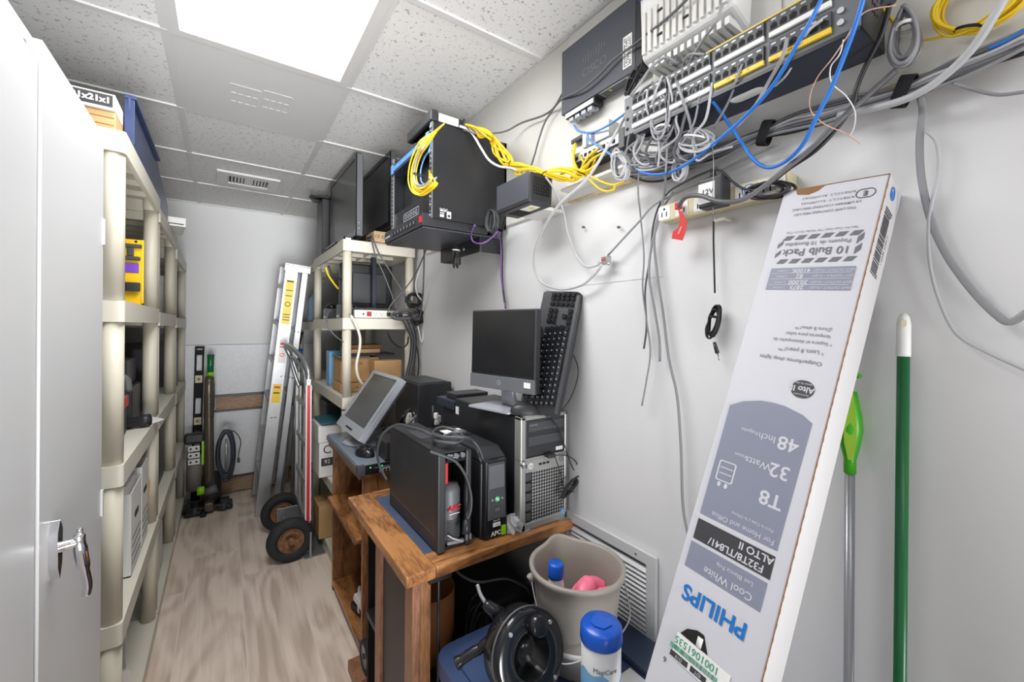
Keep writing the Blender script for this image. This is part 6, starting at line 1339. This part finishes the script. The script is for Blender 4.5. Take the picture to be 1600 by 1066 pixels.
# big sweeping cables
wire('network_cable', 'thick pale grey cable sweeping from the top right corner into the bundle', [(1572, -8, .90), (1550, 30, .90), (1520, 75, .91), (1480, 115, .92), (1440, 143, .925), (1400, 160, .93), (1350, 172, .935), (1310, 180, .94)], .0062, 'light_cable', n=10)
wire('mains_lead', 'thick grey cord from the bundle looping into the beige power strip', [(1400, 110, .93), (1350, 155, .92), (1310, 190, .91), (1270, 230, .91), (1230, 262, .905), (1195, 290, .90), (1160, 312, .89), (1125, 315, .88), (1095, 306, .885), (1072, 308, .90), (1061, 322, .92)], .0052, 'dgrey_cable', n=9, cat='cable').name = 'supply_cord'
wire('power_cable', 'black cable dropping from the top edge past the patch panel end to the strip', [(1392, -4, .90), (1386, 25, .90), (1374, 62, .905), (1352, 105, .91), (1338, 140, .91), (1332, 165, .915), (1308, 200, .92), (1275, 235, .92), (1235, 262, .92), (1205, 285, .92), (1175, 300, .92)], .0040, 'black_cable', n=9)
t_ = at(1388, 0, x=.895); tag(MB('mid_grey').tube([t_ + V((0, 0, .012)), t_ - V((0, 0, .006))], .010, n=16).build('cable_clip'), 'grey round clip holding the black cable at the top edge', 'clip')
wire('network_cable', 'bright blue cable curving down left from the top edge to the grey hanks', [(1286, -6, .80), (1268, 30, .80), (1245, 70, .81), (1218, 118, .83), (1190, 155, .85), (1150, 195, .87), (1110, 228, .88), (1070, 258, .89), (1035, 272, .90), (1005, 270, .905), (985, 256, .905)], .0036, 'blue_cable', n=10)
wire('network_cable', 'bright blue cable forming a deep U over the wall below the patch panel', [(1350, -6, .79), (1338, 35, .80), (1320, 85, .82), (1300, 135, .84), (1275, 185, .86), (1255, 225, .88), (1228, 252, .90), (1200, 262, .905), (1178, 250, .905), (1160, 225, .905), (1142, 198, .90), (1122, 170, .88), (1108, 152, .86)], .0036, 'blue_cable', n=10)
wire('network_cable', 'light blue cable curling below the router toward the patch panel', [(976, 178, .90), (950, 196, .91), (925, 207, .92), (905, 205, .93), (897, 196, .94)], .0034, 'lightblue_cable')
wire('network_cable', 'light blue cable dropping from below the router to the grey hank', [(917, 207, .91), (921, 218, .905), (940, 232, .90), (960, 245, .895), (975, 252, .90)], .0034, 'lightblue_cable')
# flat grey cables at right
wire('flat_cable', 'wide flat grey cable hanging from the bundle to the right edge', [(1438, 150, .955), (1442, 175, .955), (1437, 220, .96), (1440, 280, .965), (1455, 345, .965), (1480, 400, .965), (1520, 455, .965), (1560, 495, .965), (1580, 503, .965), (1606, 488, .965)], .0052, 'grey_cable', flat=1, n=10)
wire('flat_cable', 'thinner grey cable hanging right of the lamp carton and crossing to the right edge', [(1448, 205, .955), (1464, 225, .96), (1466, 270, .965), (1452, 340, .965), (1453, 410, .965), (1468, 470, .965), (1495, 522, .965), (1545, 552, .965), (1606, 580, .965)], .0026, 'light_cable', n=8)
wire('network_cable', 'thin grey cable sagging from the white cable at the right edge', [(1490, 130, .95), (1520, 140, .955), (1560, 148, .96), (1606, 143, .96)], .0026, 'grey_cable')
wire('patch_cable', 'thin yellow cable running left from the yellow coil at the top right', [(1560, 12, .94), (1528, 35, .945), (1500, 48, .95), (1470, 58, .955), (1440, 63, .957), (1425, 60, .957)], .0020, 'yellow')
wire('patch_cable', 'thin yellow cable end behind the patch panel right end', [(1365, 0, .955), (1385, 20, .955), (1400, 40, .955)], .0026, 'yellow')
loops('cable_coil', at(1527, 4, x=.945), (0, 1, .35), (0, -.25, 1), .052, .042, 10, .0022, 'yellow', 'coil of thin yellow cable at the top right corner', jit=.18, tie=('velcro', -.036, .016), dep=.008)
# grey hanks
def hank(u, v, x, a, b, n, r, m, lab, tz=.3, tilt=0, rs=6, jit=.35, dep=.014):
    return loops('cable_hank', at(u, v, x=x), (0, cos(tilt), sin(tilt)), (0, -sin(tilt), cos(tilt)), a, b, n, r, m, lab, jit=jit, squash=.55, tie=('white_cable', b * tz, a * .45 + r), dep=dep, rs=rs)
hank(1415, 58, .935, .020, .050, 7, .0032, 'grey_cable', 'tied hank of grey cable hanging on the board right of the patch panel', .35)
hank(1036, 182, .86, .030, .055, 10, .0028, 'grey_cable', 'upright tied hank of grey cable over the left half of the patch panel', -.5)
hank(968, 258, .89, .026, .050, 9, .0028, 'light_cable', 'tied hank of grey and blue cable just right of the small switch', .6, -.3)
hank(1062, 262, .91, .018, .030, 5, .0028, 'light_cable', 'small oval hank of pale cable below the bright blue cable', .5)
hank(1085, 218, .88, .055, .025, 7, .0024, 'light_cable', 'wide flat hank of pale cable left of the strapped bundle', .2, .4)
hank(1020, 228, .90, .075, .030, 10, .0028, 'grey_cable', 'wide heap of grey cable turns under the patch panel left end', .2, .35)
hank(1018, 252, .915, .055, .022, 7, .0026, 'light_cable', 'flattened pale cable turns under the wide grey heap', .2, .2)
loops('cable_hank', at(1054, 92, x=.91), (0, 1, 0), (0, 0, 1), .012, .020, 6, .0018, 'grey_cable', 'small grey cable coil under the white ribbed box', jit=.3, dep=.01)
loops('cable_hank', at(990, 125, x=.90), (0, 1, .6), (0, -.6, 1), .012, .040, 6, .0026, 'black_cable', 'black cable hank hanging off the right end of the dark router', jit=.3, tie=('black_plastic', .0, .010), dep=.01)
loops('cable_hank', at(1200, 298, x=.925), (0, 1, .2), (0, -.2, 1), .045, .016, 5, .0030, 'black_cable', 'black adapter lead looped in front of the beige power strip', jit=.3, dep=.01)
wire('adapter_lead', 'black lead arching from the wall adapter to its looped hank', [(1112, 274, .92), (1116, 266, .92), (1128, 268, .92), (1142, 282, .92), (1160, 294, .92), (1180, 298, .92)], .0026, 'black_cable')
# leads hanging out of the patch panel
pl = [((985, 150), (1000, 130), (1018, 105), (1040, 90), (1060, 100)), ((1012, 140), (1010, 170), (1025, 200), (1030, 235), (1028, 262)), ((1048, 125), (1045, 160), (1040, 200), (1042, 235), (1040, 270)), ((1058, 128), (1068, 160), (1078, 190), (1085, 225), (1095, 240)),
      ((1035, 118), (1022, 150), (1012, 190), (1002, 225), (988, 250)), ((1160, 100), (1150, 125), (1142, 150), (1130, 175), (1115, 200)), ((1230, 60), (1222, 90), (1200, 130), (1180, 165), (1150, 200)), ((1285, 30), (1262, 50), (1248, 80), (1230, 115), (1210, 135)),
      ((1100, 85), (1078, 85), (1068, 100), (1073, 115), (1088, 118)), ((1130, 5), (1118, 35), (1100, 60), (1085, 85), (1078, 98)), ((1042, 120), (1050, 150), (1052, 185), (1058, 215), (1060, 240)), ((1020, 128), (1000, 145), (990, 180), (982, 215), (978, 245))]
pn = ['arching from the panel left end toward the white ribbed box', 'hanging straight from the first port block', 'hanging from the second port block over the upright hank', 'curving right from the second port block', 'slanting left from the second port block', 'dropping from the third port block', 'drooping from the fourth block across the oval hole side', 'looping from the rightmost ports', 'making a small ring above the second port block', 'falling from the white ribbed box connector', 'hanging close beside the upright hank', 'slanting down left over the panel left end']
for i, (ps, lab) in enumerate(zip(pl, pn)): wire('patch_lead', 'thin grey lead ' + lab, [(u, v, .838 + .012 * (j if j > 1 else 0) + .003 * (i % 3)) for j, (u, v) in enumerate(ps)], .0026 if i % 3 else .0034, ['grey_cable', 'light_cable', 'grey_cable'][i % 3])
wire('twisted_pair', 'pinkish untwisted wire pair dangling over the blue U cable', [(1400, 8, .82), (1350, 20, .82), (1322, 60, .83), (1300, 92, .84), (1278, 120, .85), (1266, 150, .86), (1268, 175, .87), (1290, 195, .88), (1320, 208, .90), (1345, 225, .91)], .0010, 'copper_wire', n=5)
wire('twisted_pair', 'thin white wire pair dangling right of the blue U cable', [(1318, 62, .84), (1312, 85, .84), (1298, 105, .85), (1300, 130, .86), (1322, 150, .88), (1336, 175, .90), (1334, 200, .92), (1325, 215, .93)], .0011, 'white_cable', n=5)
# wires hanging down the wall
wire('hanging_wire', 'thin grey wire end hanging to the left of the power strip', [(998, 262, .93), (997, 300, .95), (1001, 340, .96), (1006, 400, .96), (1004, 450, .96), (1010, 500, .96), (1016, 550, .96), (1010, 595, .96), (1003, 634, .96)], .0024, 'grey_cable')
wire('hanging_wire', 'pale grey cable hanging from the hanks, ending beside the bulb carton top', [(1040, 270, .92), (1038, 300, .94), (1030, 340, .955), (1018, 385, .96), (1014, 430, .96), (1022, 480, .96), (1030, 530, .96), (1031, 565, .96)], .0034, 'grey_cable')
wire('hanging_wire', 'long grey cable hanging down the wall to the lamp carton edge', [(1052, 300, .96), (1030, 335, .96), (1022, 375, .962), (1027, 430, .962), (1036, 490, .962), (1045, 560, .962), (1058, 620, .962), (1064, 700, .962), (1067, 790, .962), (1076, 842, .96)], .0036, 'grey_cable')
wire('hanging_wire', 'second grey wire beside the long one, ending at mid wall', [(1120, 262, .962), (1075, 282, .962), (1040, 305, .962), (1022, 345, .962), (1016, 400, .962), (1008, 455, .962), (1010, 510, .962), (1006, 545, .962)], .0028, 'dgrey_cable')
wire('hanging_wire', 'thin black lead hanging straight down below the power strip', [(1115, 345, .955), (1115, 380, .96), (1116, 420, .96), (1117, 458, .96)], .0022, 'black_cable')
wire('hanging_wire', 'pair of thin grey wires hanging over the wall adapter', [(1113, 225, .90), (1115, 260, .90), (1114, 300, .895), (1114, 342, .94)], .0010, 'grey_cable', n=5)
t = loops('cable_hank', at(1115, 503, x=.96), (0, 1, .25), (0, -.25, 1), .014, .042, 9, .0020, 'black_cable', 'black lead hank with a barrel plug hanging on the bare wall', jit=.35, tie=('black_cable', .012, .009), dep=.010)
q0, q1 = at(1116, 535, x=.96), at(1121, 552, x=.96); q2 = at(1124, 563, x=.96); bw(MB('black_plastic').tube([q0, q1], [.0035, .005], n=12), 'plug', t); bw(MB('galv').tube([q1, q2], .0018, n=10), 'plug_tip', t)
for (u, v, lab) in ((1120, 325, 'cream hook on the power strip lower edge'), (1125, 344, 'cream hook on the wall under the power strip')):
    q = at(u, v, x=.95); tag(MB('ivory_plastic').tube(cr([q + V((.03, -.012, 0)), q + V((0, -.008, .002)), q + V((-.004, .008, 0)), q + V((.004, .01, .006))], 4), .004, n=8).build('wall_hook'), lab, 'hook')
# cables down the right shelving
wire('mains_lead', 'cream power cord dropping from the ivory power strip to the tilted monitor', [], .004, 'ivory_plastic') if False else None
def wy(name, label, pts, r, m, n=7):
    P = [at(u, v, y=y) for u, v, y in pts]; return tag(MB(m).tube(cr(P, 6), r, n=n).build(name, org=P[0]), label, 'cable')
wy('supply_cord', 'cream cord dropping from the ivory power strip past the cartons', [(548, 493, 2.40), (555, 505, 2.38), (562, 525, 2.38), (562, 545, 2.38), (557, 570, 2.38), (560, 590, 2.38), (570, 605, 2.40)], .0075, 'ivory_plastic', 10)
wy('shelf_cable', 'thin grey cable slanting down the right shelf front, left of two', [(580, 372, 2.40), (587, 400, 2.40), (598, 425, 2.40), (612, 460, 2.40), (622, 490, 2.41)], .004, 'dgrey_cable')
wy('shelf_cable', 'dark cable slanting down the right shelf front, right of two', [(580, 365, 2.395), (592, 395, 2.40), (610, 425, 2.40), (630, 458, 2.40), (640, 480, 2.41)], .004, 'dgrey_cable')
wy('shelf_cable', 'dark cable curving left from the rack down to the power strip plugs', [(672, 375, 2.0), (662, 400, 2.1), (648, 430, 2.3), (630, 455, 2.38), (612, 475, 2.40), (606, 487, 2.41)], .004, 'dgrey_cable')
wy('shelf_cable', 'white cable hanging beside the right shelving rear post', [(666, 385, 2.1), (660, 410, 2.2), (650, 440, 2.3), (652, 460, 2.35), (662, 475, 2.36), (663, 500, 2.36), (659, 535, 2.36), (653, 510, 2.36)], .004, 'white_cable')
wy('shelf_cable', 'dark cable falling along the wall to the tangle', [(663, 380, 2.05), (662, 430, 2.2), (660, 470, 2.3), (656, 495, 2.36), (648, 520, 2.37)], .0045, 'dgrey_cable')
for i in range(5): wy('shelf_cable', 'dark cable of the vertical run beside the shelving rear post', [(625 + i * 4, 492 + i, 2.36), (634 + i * 3, 510, 2.36), (642 + i * 2, 530, 2.36), (640 + i * 2, 560, 2.35), (634 + i * 2, 590, 2.33), (633 + i * 3, 620, 2.30), (638 + i * 2, 645, 2.28), (645, 660, 2.2)], .0042, ['black_cable', 'dgrey_cable'][i % 2])['group'] = 'dark cables of the vertical run'
wy('shelf_cable', 'single black cable bowing right of the vertical run', [(648, 530, 2.37), (654, 560, 2.37), (652, 590, 2.36), (643, 606, 2.34), (636, 602, 2.325), (633, 600, 2.325)], .004, 'black_cable')
for i, (u, v, a, b, lab) in enumerate(((648, 470, .05, .05, 'upper knot of black cable at the shelving rear post'), (632, 492, .085, .028, 'wide tangle of black leads plugged into the ivory power strip'), (650, 496, .05, .045, 'round knot of black cable right of the ivory power strip'), (638, 600, .025, .045, 'small knot of black cable low on the vertical run'), (640, 655, .05, .045, 'tangle of black cable by the ivory outlet block'))):
    loops('cable_tangle', at(u, v, y=(2.375, 2.37, 2.37, 2.30, 2.275)[i] if i < 4 else 2.0), (1, 0, .1), (-.1, 0, 1), a, b, 7, .0042, ['black_cable', 'dgrey_cable'][i % 2], lab, jit=.45, dep=.02)
wy('shelf_cable', 'black cable sagging under the second shelf', [(604, 518, 2.40), (614, 535, 2.41), (626, 543, 2.41), (636, 538, 2.40), (638, 526, 2.39)], .005, 'black_cable')
wy('shelf_cable', 'thin grey lead falling left of the shelf post from the grey speaker box', [(519, 484, 2.55), (512, 490, 2.50), (511, 506, 2.44), (519, 520, 2.43), (530, 530, 2.435), (536, 534, 2.44)], .0035, 'dgrey_cable')
wy('shelf_cable', 'yellow cable hanging under the right shelf top', [(509, 418, 2.75), (513, 430, 2.75), (521, 442, 2.75), (529, 452, 2.75)], .006, 'yellow')
wy('shelf_cable', 'black cable hanging under the right shelf top', [(513, 415, 2.78), (520, 430, 2.78), (530, 436, 2.78), (545, 438, 2.78)], .006, 'black_cable')

rr = random.Random(44)
spots = ['nearest the small switch', 'second from the small switch', 'third from the small switch', 'under the first port block', 'beside the upright hank', 'under the second port block', 'left of the pale flat hank', 'right under the pale flat hank']
for i in range(8):
    u0 = 985 + i * 14; pts = [(u0 + 25 + 6 * rr.random(), 150 - i * 3), (u0 + 14 + 14 * rr.random(), 185), (u0 + 20 * rr.random(), 212), (u0 - 12 + 20 * rr.random(), 238), (u0 + 10 * rr.random(), 258 - i), (u0 + 30, 252 - i * 2), (u0 + 62, 243 - i * 2)]
    wire('patch_lead', 'grey lead drooping into the cable heap, ' + spots[i], [(u, v, .845 + .012 * j) for j, (u, v) in enumerate(pts)], .0024 + .0006 * (i % 3), ['grey_cable', 'light_cable', 'dgrey_cable'][i % 3])
